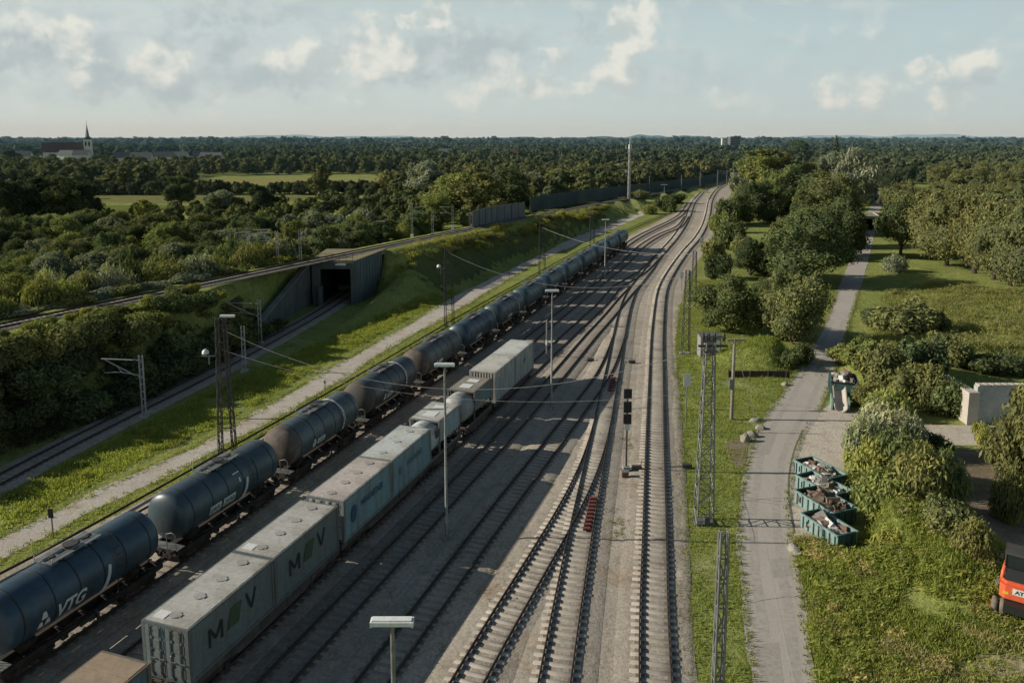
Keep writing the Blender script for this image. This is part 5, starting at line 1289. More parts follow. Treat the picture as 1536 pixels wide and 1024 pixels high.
# ------------------------------------------------------------------ vegetation
def uvsphere(c, r, nu=9, nv=6):
    V = []; Qd = []
    for j in range(nv + 1):
        t = pi * j / nv
        for i in range(nu):
            a = 2 * pi * i / nu; V.append((c[0] + r[0] * sin(t) * cos(a), c[1] + r[1] * sin(t) * sin(a), c[2] + r[2] * cos(t)))
    for j in range(nv):
        for i in range(nu):
            Qd.append((j * nu + i, (j + 1) * nu + i, (j + 1) * nu + (i + 1) % nu, j * nu + (i + 1) % nu))
    return np.array(V), np.array(Qd)
def crown_arrays(seed, lobes, n, size, core=.74, upright=0., ragged=.35, droop=0.):
    rng = np.random.default_rng(seed); lob = np.array(lobes, float)
    p = (lob[:, 3] * lob[:, 4] * lob[:, 5]) ** (2 / 3); p /= p.sum()
    k = rng.choice(len(lob), int(n * 1.7), p=p); d = rng.normal(size=(len(k), 3)); d /= np.linalg.norm(d, axis=1)[:, None]
    f = .74 + ragged * rng.random(len(k)) ** 1.6
    P = lob[k, :3] + d * lob[k, 3:] * f[:, None]
    keep = np.ones(len(P), bool)
    for j in range(len(lob)):
        q = np.linalg.norm((P - lob[j, :3]) / lob[j, 3:], axis=1); keep &= (q > .70) | (k == j) & (q > .7)
    keep &= P[:, 2] > .05
    P = P[keep][:n]; d = d[keep][:n]; f = f[keep][:n]; m = len(P)
    nv = d * .75 + rng.normal(size=(m, 3)) * .6; nv[:, 2] += .25; nv /= np.linalg.norm(nv, axis=1)[:, None]
    a = rng.normal(size=(m, 3)); a[:, 2] += upright * 3 - droop * 3; t1_ = a - nv * (a * nv).sum(1)[:, None]; t1_ /= np.linalg.norm(t1_, axis=1)[:, None]; t2_ = np.cross(nv, t1_)
    s = size * (.55 + .9 * rng.random(m) ** 1.5); L1 = t1_ * (s * (1.1 + upright * .8))[:, None]; L2 = t2_ * (s * .62)[:, None]
    V = np.stack([P - L1 * .5, P + L2 * .5 + L1 * .08, P + L1 * .6, P - L2 * .5 + L1 * .02], 1).reshape(-1, 3)
    top = lob[:, 2].max() + lob[:, 5].max(); 
    nz = np.sin(P[:, 0] * 2.1 / size * .18 + seed) * np.cos(P[:, 1] * 1.9 / size * .18) + np.sin(P[:, 2] * 2.6 / size * .18 + P[:, 0])
    var = np.clip(.5 + .17 * nz + .14 * rng.normal(size=m) + .25 * (f - .9) / .2 * .4 + .12 * (P[:, 2] / top - .5), 0, 1)  # random tone plus shade painted in towards the inside and bottom
    A = np.repeat(var, 4); Qd = np.arange(4 * m).reshape(m, 4)
    if core:
        for l in lob:
            v, q = uvsphere(l[:3], l[3:] * core); v[:, 2] = np.maximum(v[:, 2], .02)
            Qd = np.vstack([Qd, q + len(V)]); V = np.vstack([V, v]); A = np.r_[A, np.full(len(v), .02)]  # cores painted near black as inner crown shade
    return V, Qd, A
def lobes_round(rng, h, wr, clear, n=9):
    L = [(0, 0, clear + (h - clear) * .5, wr * .62, wr * .62, (h - clear) * .42)]
    for i in range(n):
        a = rng.random() * 2 * pi; rr = wr * (.35 + .4 * rng.random()); z = clear + (h - clear) * (.16 + .66 * rng.random())
        taper = sqrt(max(.15, 1 - ((z - clear) / (h - clear) - .42) ** 2 * 2.4)); s = wr * (.28 + .24 * rng.random())
        L.append((cos(a) * rr * taper, sin(a) * rr * taper, z, s, s, s * (.7 + .3 * rng.random())))
    L.append((0, 0, h - wr * .32, wr * .36, wr * .36, wr * .32))
    for i in range(n // 2):      # ragged outer sprays
        a = rng.random() * 2 * pi; z = clear + (h - clear) * (.3 + .68 * rng.random()); rr = wr * (.55 + .5 * rng.random()) * sqrt(max(.1, 1 - ((z - clear) / (h - clear) - .45) ** 2 * 3)); t_ = wr * (.10 + .1 * rng.random()); L.append((cos(a) * rr, sin(a) * rr, z, t_, t_, t_ * 1.3))
    return L
def trunk_mesh(name, seed, h, r, clear, spread):
    rng = np.random.default_rng(seed); m = MB(); bend = rng.normal(size=2) * .05 * h
    m.tube([(0, 0, -.2), (bend[0] * .1, bend[1] * .1, clear * .5), (bend[0] * .3, bend[1] * .3, clear), (bend[0], bend[1], h * .8)], [r * 1.3, r, r * .8, r * .2], 8)
    for i in range(6):
        a = 2 * pi * (i + rng.random() * .6) / 6; z0 = clear * (.75 + .35 * rng.random())
        m.tube([(bend[0] * .3, bend[1] * .3, z0), (cos(a) * spread * .3, sin(a) * spread * .3, z0 + (h - clear) * .22), (cos(a) * spread * .72, sin(a) * spread * .72, z0 + (h - clear) * .5)], [r * .5, r * .32, r * .1], 5)
    o = m.build(name, M_bark); me = o.data; bpy.data.objects.remove(o); return me
PROT = {}
def proto_tree(key, h, wr, clear, seed, n, size, lob=9, r=.2, **kw):
    rng = np.random.default_rng(seed); L = lobes_round(rng, h, wr, clear, lob)
    V, Qd, A = crown_arrays(seed, L, n, size, **kw)
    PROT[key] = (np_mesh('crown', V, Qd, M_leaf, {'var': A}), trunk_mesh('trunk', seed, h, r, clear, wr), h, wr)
for i in range(3): proto_tree('broad%d' % i, 10., 4.3, 1.4, 20 + i, 7000, .34, 12, .26)
for i in range(2): proto_tree('tall%d' % i, 12., 3.0, 1.2, 30 + i, 4600, .40, 11, .22)
for i in range(2): proto_tree('orchard%d' % i, 8.0, 5.0, 1.7, 40 + i, 7600, .29, 13, .30, ragged=.42)
for i in range(2): proto_tree('willow%d' % i, 9., 3.6, .5, 50 + i, 6800, .32, 11, .2, upright=.9, ragged=.5)
for i in range(3): proto_tree('bushy%d' % i, 9., 4.6, .1, 120 + i, 10500, .27, 17, .22, upright=.25, ragged=.42)
proto_tree('slim0', 9., 1.5, .4, 60, 2600, .36, 9, .14, upright=.6)
proto_tree('slim1', 10., 1.9, .8, 61, 2800, .38, 9, .14, upright=.3)
def conifer():
    L = [(0, 0, 1.2 + k * 1.05, 2.4 * (1 - k / 9.5), 2.4 * (1 - k / 9.5), .9) for k in range(9)]
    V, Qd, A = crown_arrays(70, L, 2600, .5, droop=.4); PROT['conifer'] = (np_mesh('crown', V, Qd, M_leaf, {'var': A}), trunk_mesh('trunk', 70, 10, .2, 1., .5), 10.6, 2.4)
conifer()
SHR = {}
def proto_shrub(key, h, wr, seed, n, size, **kw):
    rng = np.random.default_rng(seed); L = [(0, 0, h * .42, wr * .62, wr * .62, h * .42)]
    for i in range(8):
        a = rng.random() * 2 * pi; rr = wr * (.3 + .45 * rng.random()); s = wr * (.28 + .2 * rng.random()); L.append((cos(a) * rr, sin(a) * rr, h * (.2 + .45 * rng.random()), s, s, h * (.22 + .18 * rng.random())))
    if kw.get('upright', 0) > .5:
        for i in range(13):
            a = rng.random() * 2 * pi; rr = wr * sqrt(rng.random()) * .95; k_ = 1 - .45 * rr / wr; t_ = wr * (.07 + .07 * rng.random()); L.append((cos(a) * rr, sin(a) * rr, h * k_ * (.78 + .2 * rng.random()), t_, t_, h * (.2 + .16 * rng.random())))
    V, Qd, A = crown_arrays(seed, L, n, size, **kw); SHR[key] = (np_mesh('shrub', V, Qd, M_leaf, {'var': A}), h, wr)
for i in range(3): proto_shrub('bush%d' % i, 3.2, 2.1, 80 + i, 2600, .26, upright=.3, ragged=.5)
for i in range(2): proto_shrub('wild%d' % i, 3.0, 1.9, 90 + i, 5200, .19, upright=1.1, ragged=1.05, core=.62)
proto_shrub('silver0', 3.6, 2.0, 95, 5200, .21, upright=1.4, ragged=1.1, core=.6)
TINT = dict(olive=(.20, .208, .085), green=(.150, .182, .078), dark=(.082, .106, .058), silver=(.31, .335, .24), yellow=(.315, .315, .085), grey=(.25, .27, .17), deep=(.115, .142, .067), lime=(.24, .265, .088), orch=(.212, .215, .09))
def jit(c, a=.14):
    k = 1 + random.uniform(-a, a); g = random.uniform(-.05, .05); return (c[0] * k * (1 + g), c[1] * k, c[2] * k * (1 - g), 1)
NTREE = 0
def tree(kind, x, y, h, w_=None, tint='green', label=None, group=None, name=None, zoff=0., parts=True, cat='tree'):
    name = name or ('orchard_tree' if kind.startswith('orchard') else 'willow_tree' if kind.startswith('willow') else 'deciduous_tree')
    cme, tme, ph, pw = PROT[kind]; s = h / ph; sw = (w_ / 2 / pw) if w_ else s * random.uniform(.9, 1.12)
    z = hz_at(x, y) - .05 + zoff; rz = random.uniform(0, 2 * pi)
    if parts:
        r = empty(name, (x, y, z), rz); r.scale = (sw, sw, s); c = obj('crown', cme, r); c.color = jit(TINT[tint]); obj('trunk', tme, r)
    else:
        r = obj(name, cme, None, (x, y, z)); r.rotation_euler = (0, 0, rz); r.scale = (sw, sw, s); r.color = jit(TINT[tint])
    return tag(r, label, cat, group)
def shrub(kind, x, y, h, w_, tint, label, group=None, zoff=0.):
    me, ph, pw = SHR[kind]; o = obj('shrub', me, None, (x, y, hz_at(x, y) - .08 + zoff)); o.rotation_euler = (0, 0, random.uniform(0, 6.28)); k = w_ / 2 / pw
    o.scale = (k, k, h / ph); o.color = jit(TINT[tint]); return tag(o, label, 'shrub', group)
def pxm(x, y): return F / (y * CT + H * ST)
def fit(kind, cx, base, top, wpx, tint, label, group=None, z0=0., name=None):
    """crown given by its foot row, top row and width in the survey image"""
    x, y = G(cx, base, z0); h = max(1., height_at(x, y, top, z0)); w_ = wpx / pxm(x, y) * (1.3 if kind.startswith('bushy') else 1.18); y += w_ * .22; h *= 1.04
    if kind in SHR: return shrub(kind, x, y, h * (.76 if kind[0] in 'ws' else 1.), w_ * (.72 if kind[0] in 'ws' else .95), tint, label, group)
    return tree(kind, x, y, h, w_, tint, label, group, name)
GT = 'trees between the main track and the lane'
R1 = [('bushy1', 1176, 392, 330, 46, 'olive', 'olive tree left behind the broad tall tree'), ('bushy0', 1262, 372, 300, 50, 'green', 'green tree right behind the broad tall tree'), ('bushy2', 1225, 336, 276, 52, 'deep', 'deep green tree further back behind the broad tall tree'), ('bushy1', 1165, 322, 262, 50, 'lime', 'light green tree in the middle of the far strip'), ('bushy2', 1262, 326, 262, 50, 'olive', 'olive tree by the shaded lane in front of the silvery one'), ('bushy0', 1155, 452, 420, 44, 'green', 'low green tree between the front pair'), ('bushy0', 1102, 506, 416, 88, 'green', 'large round bushy tree right of the slim lattice mast, left of a pair'),
      ('bushy1', 1198, 522, 418, 86, 'olive', 'large round tree beside the shaded lane, right of a pair'),
      ('bushy2', 1216, 428, 316, 112, 'green', 'bushy tall dark tree behind the front pair beside the lane'),
      ('bushy1', 1130, 416, 362, 44, 'deep', 'dark round tree left of the broad tall tree'),
      ('bushy0', 1268, 388, 296, 58, 'deep', 'dark tall tree leaning over the left side of the lane'),
      ('bushy2', 1242, 352, 268, 82, 'olive', 'olive tree behind the broad tall tree'),
      ('bushy1', 1143, 334, 276, 58, 'deep', 'dark wide tree left of the olive one, above the small bushes'),
      ('bushy0', 1108, 338, 292, 44, 'green', 'dark green tree nearest the curve of the main track'),
      ('bushy2', 1190, 322, 250, 62, 'green', 'rounded green tree in the middle of the strip'),
      ('tall0', 1150, 300, 226, 56, 'lime', 'tall pale green tree at the far left end of the strip'),
      ('tall1', 1180, 300, 232, 50, 'olive', 'tall olive tree next to the pale green one'),
      ('willow0', 1285, 310, 226, 56, 'silver', 'silvery grey poplar like tree beside the far lane'),
      ('willow1', 1252, 300, 232, 50, 'grey', 'greyish tall tree left of the silvery one'),
      ('bushy1', 1290, 306, 246, 44, 'dark', 'dark tree at the shaded far lane'),
      ('bushy0', 1220, 300, 245, 60, 'olive', 'far olive tree between the greyish tall tree and the rounded green one'),
      ('tall0', 1128, 280, 228, 40, 'lime', 'narrow pale tree at the vanishing tracks'),
      ('bushy2', 1276, 372, 334, 26, 'dark', 'small dark tree hard against the left lane edge')]
for a in R1: fit(*a[:6], a[6], GT)
GB = 'bushes along the right side of the main track'
for a in [('bush0', 1078, 420, 378, 38, 'deep', 'dark round bush right of the white boards'), ('bush1', 1072, 395, 360, 36, 'olive', 'olive bush behind the dark round bush'), ('bush2', 1100, 375, 325, 50, 'green', 'wide green bush where the main track curves'),
          ('bush0', 1120, 388, 352, 40, 'olive', 'pale olive bush in the grass clearing'), ('bush1', 1095, 340, 300, 40, 'deep', 'far dark bush by the track curve'), ('bush2', 1082, 350, 318, 30, 'lime', 'small light green bush by the track curve'),
          ('bush1', 1120, 318, 280, 40, 'green', 'far green bush at the end of the track curve'), ('bush2', 1112, 300, 262, 34, 'grey', 'greyish bush near the vanishing tracks'),
          ('bush1', 1185, 556, 530, 30, 'green', 'green bush growing on the right end of the grass mound'), ('bush0', 1207, 548, 512, 34, 'deep', 'dark bush behind the grass mound at the lane'), ('bush2', 1150, 450, 420, 40, 'olive', 'small bush between the front pair of trees')]: fit(*a[:6], a[6], GB)
GO = 'trees of the orchard right of the lane'
ORC = [('orchard0', 1358, 388, 303, 62, 'deep'), ('orchard1', 1352, 356, 280, 56, 'orch'), ('orchard0', 1410, 392, 296, 100, 'orch'), ('orchard1', 1432, 402, 300, 86, 'orch'), ('orchard0', 1476, 415, 302, 98, 'orch'), ('orchard1', 1503, 424, 318, 80, 'orch'), ('orchard0', 1530, 434, 318, 92, 'olive'), ('orchard1', 1565, 446, 325, 100, 'orch'),
       ('orchard1', 1385, 372, 286, 80, 'orch'), ('orchard0', 1450, 384, 285, 90, 'orch'), ('orchard1', 1520, 392, 290, 96, 'orch'), ('orchard0', 1560, 402, 300, 90, 'olive')]
olab = ['dark tree at the lane side, front left corner of the orchard', 'tall dense tree beside the concrete passage over the lane', 'olive tree with short trunk, third in the front orchard row from the lane', 'olive tree with short trunk, fourth in the front orchard row', 'big pale olive tree, fifth in the front orchard row', 'leaning olive tree, sixth in the front orchard row', 'olive tree at the right picture edge in the front orchard row', 'olive tree beyond the right picture edge of the front orchard row',
        'second row orchard tree behind the third front tree', 'second row orchard tree behind the fifth front tree', 'second row orchard tree behind the sixth front tree', 'second row orchard tree at the right picture edge']
for a, l in zip(ORC, olab): fit(*a, l, GO)
def inpoly(x, y, P_):
    c = False; n = len(P_); j = n - 1
    for i in range(n):
        if (P_[i][1] > y) != (P_[j][1] > y) and x < (P_[j][0] - P_[i][0]) * (y - P_[i][1]) / (P_[j][1] - P_[i][1]) + P_[i][0]: c = not c
        j = i
    return c
def scatter(poly, spacing, seed, maxn=400, jitter=.42):
    rng = np.random.default_rng(seed); xs_ = [p[0] for p in poly]; ys_ = [p[1] for p in poly]; out = []
    r = 0; y = min(ys_)
    while y < max(ys_):
        x = min(xs_) + (spacing / 2 if r % 2 else 0)
        while x < max(xs_):
            a, b = x + rng.uniform(-jitter, jitter) * spacing, y + rng.uniform(-jitter, jitter) * spacing
            if inpoly(a, b, poly): out.append((a, b))
            x += spacing
        y += spacing * .87; r += 1
    rng.shuffle(out); return [tuple(p) for p in out[:maxn]]
# orchard rows going back
pl_ = GL([(1350, 340), (1440, 362), (1600, 375), (1700, 330), (1600, 300), (1400, 300)])
for i, (x, y) in enumerate(scatter(pl_, 7.6, 5, 66)):
    tree('orchard%d' % (i % 2), x, y, random.uniform(7.2, 8.8), None, 'orch', 'olive tree among close neighbours in the back rows of the orchard', GO)
pl_ = GL([(1385, 298), (1450, 300), (1620, 305), (1640, 275), (1400, 268)])
for i, (x, y) in enumerate(scatter(pl_, 11.5, 6, 44)):
    tree('broad%d' % (i % 3), x, y, random.uniform(11, 13.), None, 'orch', 'tall olive tree in the dense grove behind the orchard', 'trees of the grove behind the orchard')
# strip filling behind the named ones
pl_ = GL([(1195, 330), (1240, 330), (1290, 300), (1322, 268), (1130, 266), (1140, 285), (1185, 296)])
for i, (x, y) in enumerate(scatter(pl_, 12., 8, 40)):
    t = ['green', 'olive', 'deep', 'deep'][i % 4]; tree('broad%d' % (i % 3), x, y, random.uniform(8, 12.5), None, t, {'green': 'green', 'olive': 'olive', 'deep': 'dark'}[t] + ' tree among close neighbours behind the broad tall tree in the lane strip', GT)
pl_ = GL([(1330, 300), (1345, 285), (1390, 262), (1380, 255), (1335, 258), (1322, 275)])
for i, (x, y) in enumerate(scatter(pl_, 14., 9, 20)): tree('broad%d' % (i % 3), x, y, random.uniform(8, 11), None, 'dark', 'dark tree in the shaded clump where the lane disappears', 'trees where the lane disappears')

# shrubs on the embankment slope facing the low track
GS = 'shrubs on the shaded slope between raised track and low track'
def along(L, y0, y1, step, off0, off1, seed):
    rng = np.random.default_rng(seed); R = resample(L[:, :2], step); n, t = normals(R); out = []
    for p, nn, tt in zip(R, n, t):
        if y0 < p[1] < y1:
            q = p + nn * rng.uniform(off0, off1) + tt * rng.uniform(-.4, .4) * step; out.append((float(q[0]), float(q[1])))
    return out
def far_from_low(x, y, d): return pdist(x, y, LOWL) < -d
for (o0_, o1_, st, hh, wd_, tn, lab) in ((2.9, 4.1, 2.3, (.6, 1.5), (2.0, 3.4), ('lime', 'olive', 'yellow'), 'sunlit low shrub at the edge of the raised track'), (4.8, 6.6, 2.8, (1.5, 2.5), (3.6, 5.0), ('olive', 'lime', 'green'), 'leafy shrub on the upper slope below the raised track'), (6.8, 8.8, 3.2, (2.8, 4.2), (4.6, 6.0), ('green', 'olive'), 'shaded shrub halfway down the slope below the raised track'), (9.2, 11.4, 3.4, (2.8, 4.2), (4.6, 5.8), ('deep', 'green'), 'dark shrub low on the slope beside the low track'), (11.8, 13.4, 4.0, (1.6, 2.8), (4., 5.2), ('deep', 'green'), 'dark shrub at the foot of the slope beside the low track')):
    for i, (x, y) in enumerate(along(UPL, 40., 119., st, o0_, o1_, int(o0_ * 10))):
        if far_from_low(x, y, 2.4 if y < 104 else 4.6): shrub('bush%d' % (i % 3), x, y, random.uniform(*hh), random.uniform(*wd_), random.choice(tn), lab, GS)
# beyond the raised track
GL2 = 'shrubs behind the raised track'
for (o0_, o1_, st, hh, tn, lab, k0) in ((-4.8, -3.6, 3.4, (.9, 2.0), ('lime', 'olive', 'yellow'), 'sunlit low shrub on the far edge of the raised track', 'bush'), (-8.6, -6.0, 3.4, (2.8, 4.4), ('olive', 'lime', 'grey'), 'bushy shrub just behind the raised track', 'wild'), (-13., -10., 4.2, (4., 6.), ('green', 'olive', 'grey', 'deep'), 'taller shrub in the second row behind the raised track', 'wild')):
    for i, (x, y) in enumerate(along(UPL, 44., 122., st, o0_, o1_, int(-o0_ * 10))): shrub('%s%d' % (k0, i % 2), x, y, random.uniform(*hh), random.uniform(3.6, 5.2), random.choice(tn + ('lime', 'grey', 'silver')), lab, GL2)
for a in [('willow0', 540, 366, 317, 50, 'silver', 'silvery willow by the small lamp post left of the raised track'), ('willow1', 505, 370, 324, 44, 'silver', 'silvery green willow left of the single one by the lamp post'), ('willow0', 472, 374, 322, 40, 'grey', 'grey green willow in the middle of the willow row'), ('willow1', 436, 378, 325, 34, 'grey', 'narrow pale willow at the left end of the willow row'),
          ('willow0', 130, 445, 385, 92, 'grey', 'wide grey green willow thicket on the left behind the raised track'), ('willow1', 400, 392, 350, 60, 'lime', 'light green willow bush around the half hidden catenary masts'), ('willow0', 320, 400, 362, 60, 'olive', 'olive willow bush left of the half hidden catenary masts'), ('willow1', 262, 418, 368, 60, 'grey', 'pale upright willow bush left of centre behind the raised track'),
          ('slim0', 216, 360, 302, 28, 'yellow', 'slender bright yellow green tree standing alone on the left'), ('broad0', 92, 385, 328, 60, 'lime', 'round yellow green tree on the left'), ('willow1', 155, 375, 330, 50, 'grey', 'grey green tree between the round yellow green tree and the slender one'), ('slim1', 480, 300, 250, 30, 'olive', 'small upright olive tree below the stubble field'),
          ('broad1', 268, 312, 266, 44, 'deep', 'lone dark tree in front of the striped field'), ('willow1', 330, 325, 288, 50, 'grey', 'pale round tree right of the lone dark tree'), ('broad2', 392, 330, 280, 40, 'dark', 'tall dark tree in front of the striped field on its right'),
          ('tall0', 50, 335, 268, 60, 'dark', 'dark tree, left of the dark group at the left edge'), ('broad0', 85, 335, 266, 66, 'deep', 'dark tree, tallest of the dark group at the left edge'), ('broad1', 120, 332, 275, 50, 'dark', 'dark tree, right of the dark group at the left edge'), ('broad2', 12, 340, 275, 60, 'dark', 'dark tree cut by the left picture edge'),
          ('willow0', 640, 300, 245, 62, 'silver', 'big silvery tree right of the stubble field'), ('broad0', 680, 330, 262, 80, 'lime', 'big light green tree behind the armed masts'), ('tall0', 720, 335, 262, 62, 'olive', 'tall olive tree behind the grey blue barrier'), ('broad2', 755, 325, 255, 70, 'deep', 'dark broad tree at the right end of the grey blue barrier'), ('willow1', 800, 308, 262, 56, 'grey', 'pale willow right of the grey blue barrier'), ('broad1', 835, 300, 255, 60, 'olive', 'olive tree behind the left part of the green barrier'), ('broad0', 880, 290, 250, 56, 'green', 'green tree behind the green barrier left of the radio mast'), ('willow0', 928, 285, 248, 40, 'silver', 'pale silvery tree just left of the radio mast'),
          ('broad1', 655, 345, 295, 46, 'lime', 'bright green bushy tree between the armed masts')]:
    fit(*a[:6], a[6], 'single trees left of the tracks')
GM = 'trees in the wooded belt left of the raised track'
def near_line(x, y, L, d): return abs(pdist(x, y, UPC if L is UPL else L)) < d
FIELDS = [GL(p) for p in ([(280, 300), (290, 264), (470, 262), (640, 262), (640, 298), (560, 300), (440, 300)], [(100, 331), (126, 291), (480, 291), (480, 316), (330, 318), (250, 331)], [(-60, 343), (-20, 308), (132, 308), (145, 338), (90, 346)])]
pl_ = [(-17., 171.), (-62., 88.), (-105., 120.), (-210., 260.), (-250., 345.), (-120., 345.), (-40., 330.), (15., 280.), (14., 240.)]
far_fill = []
cand = sorted(scatter(pl_, 7.6, 21, 1500), key=lambda p: p[1]); cnt = 0
for i, (x, y) in enumerate(cand):
    d = pdist(x, y, UPC)
    if abs(d) < 18.5 or any(inpoly(x, y, f) for f in FIELDS) or abs(x) > y * .70 + 8: continue
    q = hnoise(np.array([x]), np.array([y]), .045, 3.)[0]
    if q < -.72: continue
    if cnt >= 135: far_fill.append((x, y)); continue
    t = random.choice(['green', 'green', 'olive', 'deep', 'grey', 'lime', 'lime'] if q > -.1 else ['deep', 'green', 'olive', 'dark', 'grey'])
    k = random.choice(['broad0', 'broad1', 'bushy0', 'bushy1', 'bushy2', 'willow0' if t in ('grey', 'lime') else 'broad2'])
    tree(k, x, y, random.uniform(5., 8.4), random.uniform(6.5, 10.5), t, {'deep': 'deep green', 'dark': 'very dark', 'green': 'mid green', 'olive': 'olive', 'grey': 'greyish', 'lime': 'light green'}[t] + ' tree among close neighbours in the wooded belt left of the raised track', GM); cnt += 1
# trees behind the far barrier towards the horizon
pl_ = [(12., 262.), (-15., 300.), (-60., 345.), (-40., 470.), (80., 520.), (150., 560.), (128., 470.), (90., 400.), (62., 345.), (38., 300.)]
far_b = [p for p in scatter(pl_, 9.5, 23, 400) if not near_line(p[0], p[1], UPL, 15.)]
# bushes on the embankment top and slope further on
GE = 'bushes on the embankment right of the underpass'
for i, (x, y) in enumerate(along(UPL, 150., 262., 5., 4.2, 7.5, 77)): shrub('wild%d' % (i % 2), x, y, random.uniform(.7, 1.6), random.uniform(2.4, 4.), random.choice(['lime', 'olive', 'yellow']), 'low sunlit bush along the embankment crest beside the raised track', GE)
for a in [('wild0', 976, 322, 306, 26, 'lime', 'light bush by the pale boards at the path end'), ('bush1', 1000, 318, 298, 34, 'green', 'green bush beside the converging tracks'), ('bush2', 1012, 306, 290, 34, 'deep', 'dark bush between raised track and yard tracks'), ('wild1', 960, 305, 292, 30, 'olive', 'olive bush right of the radio mast')]: fit(*a[:6], a[6], GE)

# overgrown bank right of the lane
GR = 'wild shrubs on the overgrown bank right of the skips'
RB = [('silver0', 1335, 690, 606, 96, 'silver', 'tall silvery grey shrub at the top of the overgrown bank'), ('silver0', 1368, 690, 618, 56, 'silver', 'silvery shrub right of the tallest silvery one'), ('silver0', 1300, 700, 622, 66, 'grey', 'grey green shrub left of the tallest silvery one'),
      ('wild0', 1310, 740, 660, 84, 'lime', 'bright green shrub behind the third skip'), ('wild1', 1352, 745, 652, 90, 'green', 'green shrub in the middle of the bank'), ('wild0', 1392, 735, 678, 74, 'lime', 'light green shrub on the right side of the bank'), ('bush2', 1412, 690, 652, 40, 'deep', 'dark green shrub against the pale side track'),
      ('wild1', 1330, 800, 725, 92, 'lime', 'bright shrub right of the front skip'), ('wild0', 1385, 800, 715, 92, 'olive', 'olive shrub on the bank above the dry grass'), ('wild1', 1425, 790, 700, 70, 'green', 'shaded shrub at the right foot of the bank'),
      ('bush0', 1430, 860, 800, 70, 'olive', 'round olive shrub above the excavator shadow'), ('wild0', 1340, 850, 800, 76, 'yellow', 'low yellow green shrub in front of the bank'), ('wild1', 1465, 880, 825, 60, 'olive', 'shrub on the earth heap left of the excavator'),
      ('bush1', 1478, 666, 636, 30, 'yellow', 'tiny yellow green bush at the edge of the bare earth'), ('willow1', 1552, 740, 590, 92, 'olive', 'tall loose olive tree at the right picture edge in front of the concrete bay'), ('wild0', 1520, 790, 700, 60, 'olive', 'olive shrub below the loose tree at the right edge')]
for a in RB: fit(*a[:6], a[6], GR)
GH = 'shrubs of the hedge between lane bend and meadow'
RH = [('bush0', 1330, 596, 522, 70, 'olive'), ('bush1', 1300, 570, 520, 60, 'lime'), ('bush2', 1372, 612, 545, 78, 'olive'), ('wild0', 1405, 622, 556, 70, 'olive'), ('bush0', 1432, 628, 565, 56, 'green'), ('wild1', 1345, 632, 585, 70, 'lime'), ('bush1', 1392, 580, 520, 66, 'deep'), ('bush2', 1432, 560, 512, 60, 'olive'), ('bush0', 1480, 566, 540, 60, 'deep'), ('bush1', 1515, 566, 540, 60, 'deep'), ('bush2', 1548, 568, 540, 60, 'deep'), ('wild1', 1310, 615, 575, 50, 'olive'), ('bush0', 1270, 548, 520, 44, 'lime'), ('bush2', 1372, 505, 455, 90, 'olive'), ('bush0', 1325, 492, 465, 60, 'deep'), ('bush1', 1410, 500, 472, 50, 'olive'), ('wild0', 1345, 410, 382, 40, 'grey')]
hl_ = ['tallest olive shrub of the hedge', 'light shrub right of the rubble container', 'olive shrub left of centre in the hedge', 'olive shrub left of the concrete bay', 'green shrub against the pier of the concrete bay', 'light shrub at the pale side track', 'dark shrub in the back of the hedge', 'olive shrub on the back slope of the hedge', 'dark hedge shrub behind the concrete bay, left', 'dark hedge shrub behind the concrete bay, middle', 'dark hedge shrub behind the concrete bay, right', 'small shrub behind the tall silvery shrub', 'low light shrub at the lane bend', 'wide shrub alone in the meadow', 'dark low shrub left of the wide meadow shrub', 'olive low shrub right of the wide meadow shrub', 'greyish dead looking bush in the orchard shade']
for a, l in zip(RH, hl_): fit(*a, l, GH)

# ------------------------------------------------------------------ far woods, fields and village
def wood(name, pts, hs, tint, n, size, seed, label, protos=4, wr=.42):
    rng = np.random.default_rng(seed); PV = []
    for k in range(protos):
        r2 = np.random.default_rng(seed * 10 + k); PV.append(crown_arrays(seed + k, lobes_round(r2, 1., wr, .06, 5), n, size, core=.8))
    Vs, Qs, As = [], [], []; b = 0
    for (x, y), h in zip(pts, hs):
        V, Qd, A = PV[int(rng.integers(protos))]; a = rng.random() * 6.28; sx_ = h * rng.uniform(.85, 1.35)
        R = np.array([[cos(a) * sx_, -sin(a) * sx_, 0], [sin(a) * sx_, cos(a) * sx_, 0], [0, 0, h]])
        Vs.append(V @ R.T + np.array([x, y, 0])); Qs.append(Qd + b); As.append(np.clip(A + rng.normal() * .26, 0, 1)); b += len(V)
    o = obj(name, np_mesh(name, np.vstack(Vs), np.vstack(Qs), M_leaf, {'var': np.concatenate(As)})); o.color = (*tint, 1); tag(o, label, 'woodland', kind='stuff'); return o
def wpts(poly, sp, seed, avoid=(), mx=5000): return [p for p in scatter(poly, sp, seed, mx) if not any(inpoly(p[0], p[1], f) for f in avoid) and not near_line(p[0], p[1], UPL, 14.) and abs(p[0]) < p[1] * .72 + 30]
def hs(n, a, b, seed): return np.random.default_rng(seed).uniform(a, b, n)
VILL = [G(133, 240), G(106, 240)]
AV = FIELDS
for k in range(3):
    q = [p for n_, p in enumerate(far_fill) if n_ % 3 == k]
    if q: wood('woodland', q, hs(len(q), 3.6, 6.4, 40 + k), ((.145, .168, .072), (.20, .212, .085), (.10, .122, .06))[k], 420, .105, 110 + k, ('mid green', 'olive', 'dark green')[k] + ' part of the wooded belt between raised track and far fields', wr=.52)
wood('woodland', far_b[::2], hs(len(far_b[::2]), 8, 12, 50), (.19, .185, .075), 300, .12, 120, 'olive trees of the belt behind the green barrier', wr=.5); wood('woodland', far_b[1::2], hs(len(far_b[1::2]), 8, 12.5, 51), (.11, .125, .06), 300, .12, 121, 'dark trees of the belt behind the green barrier', wr=.5)
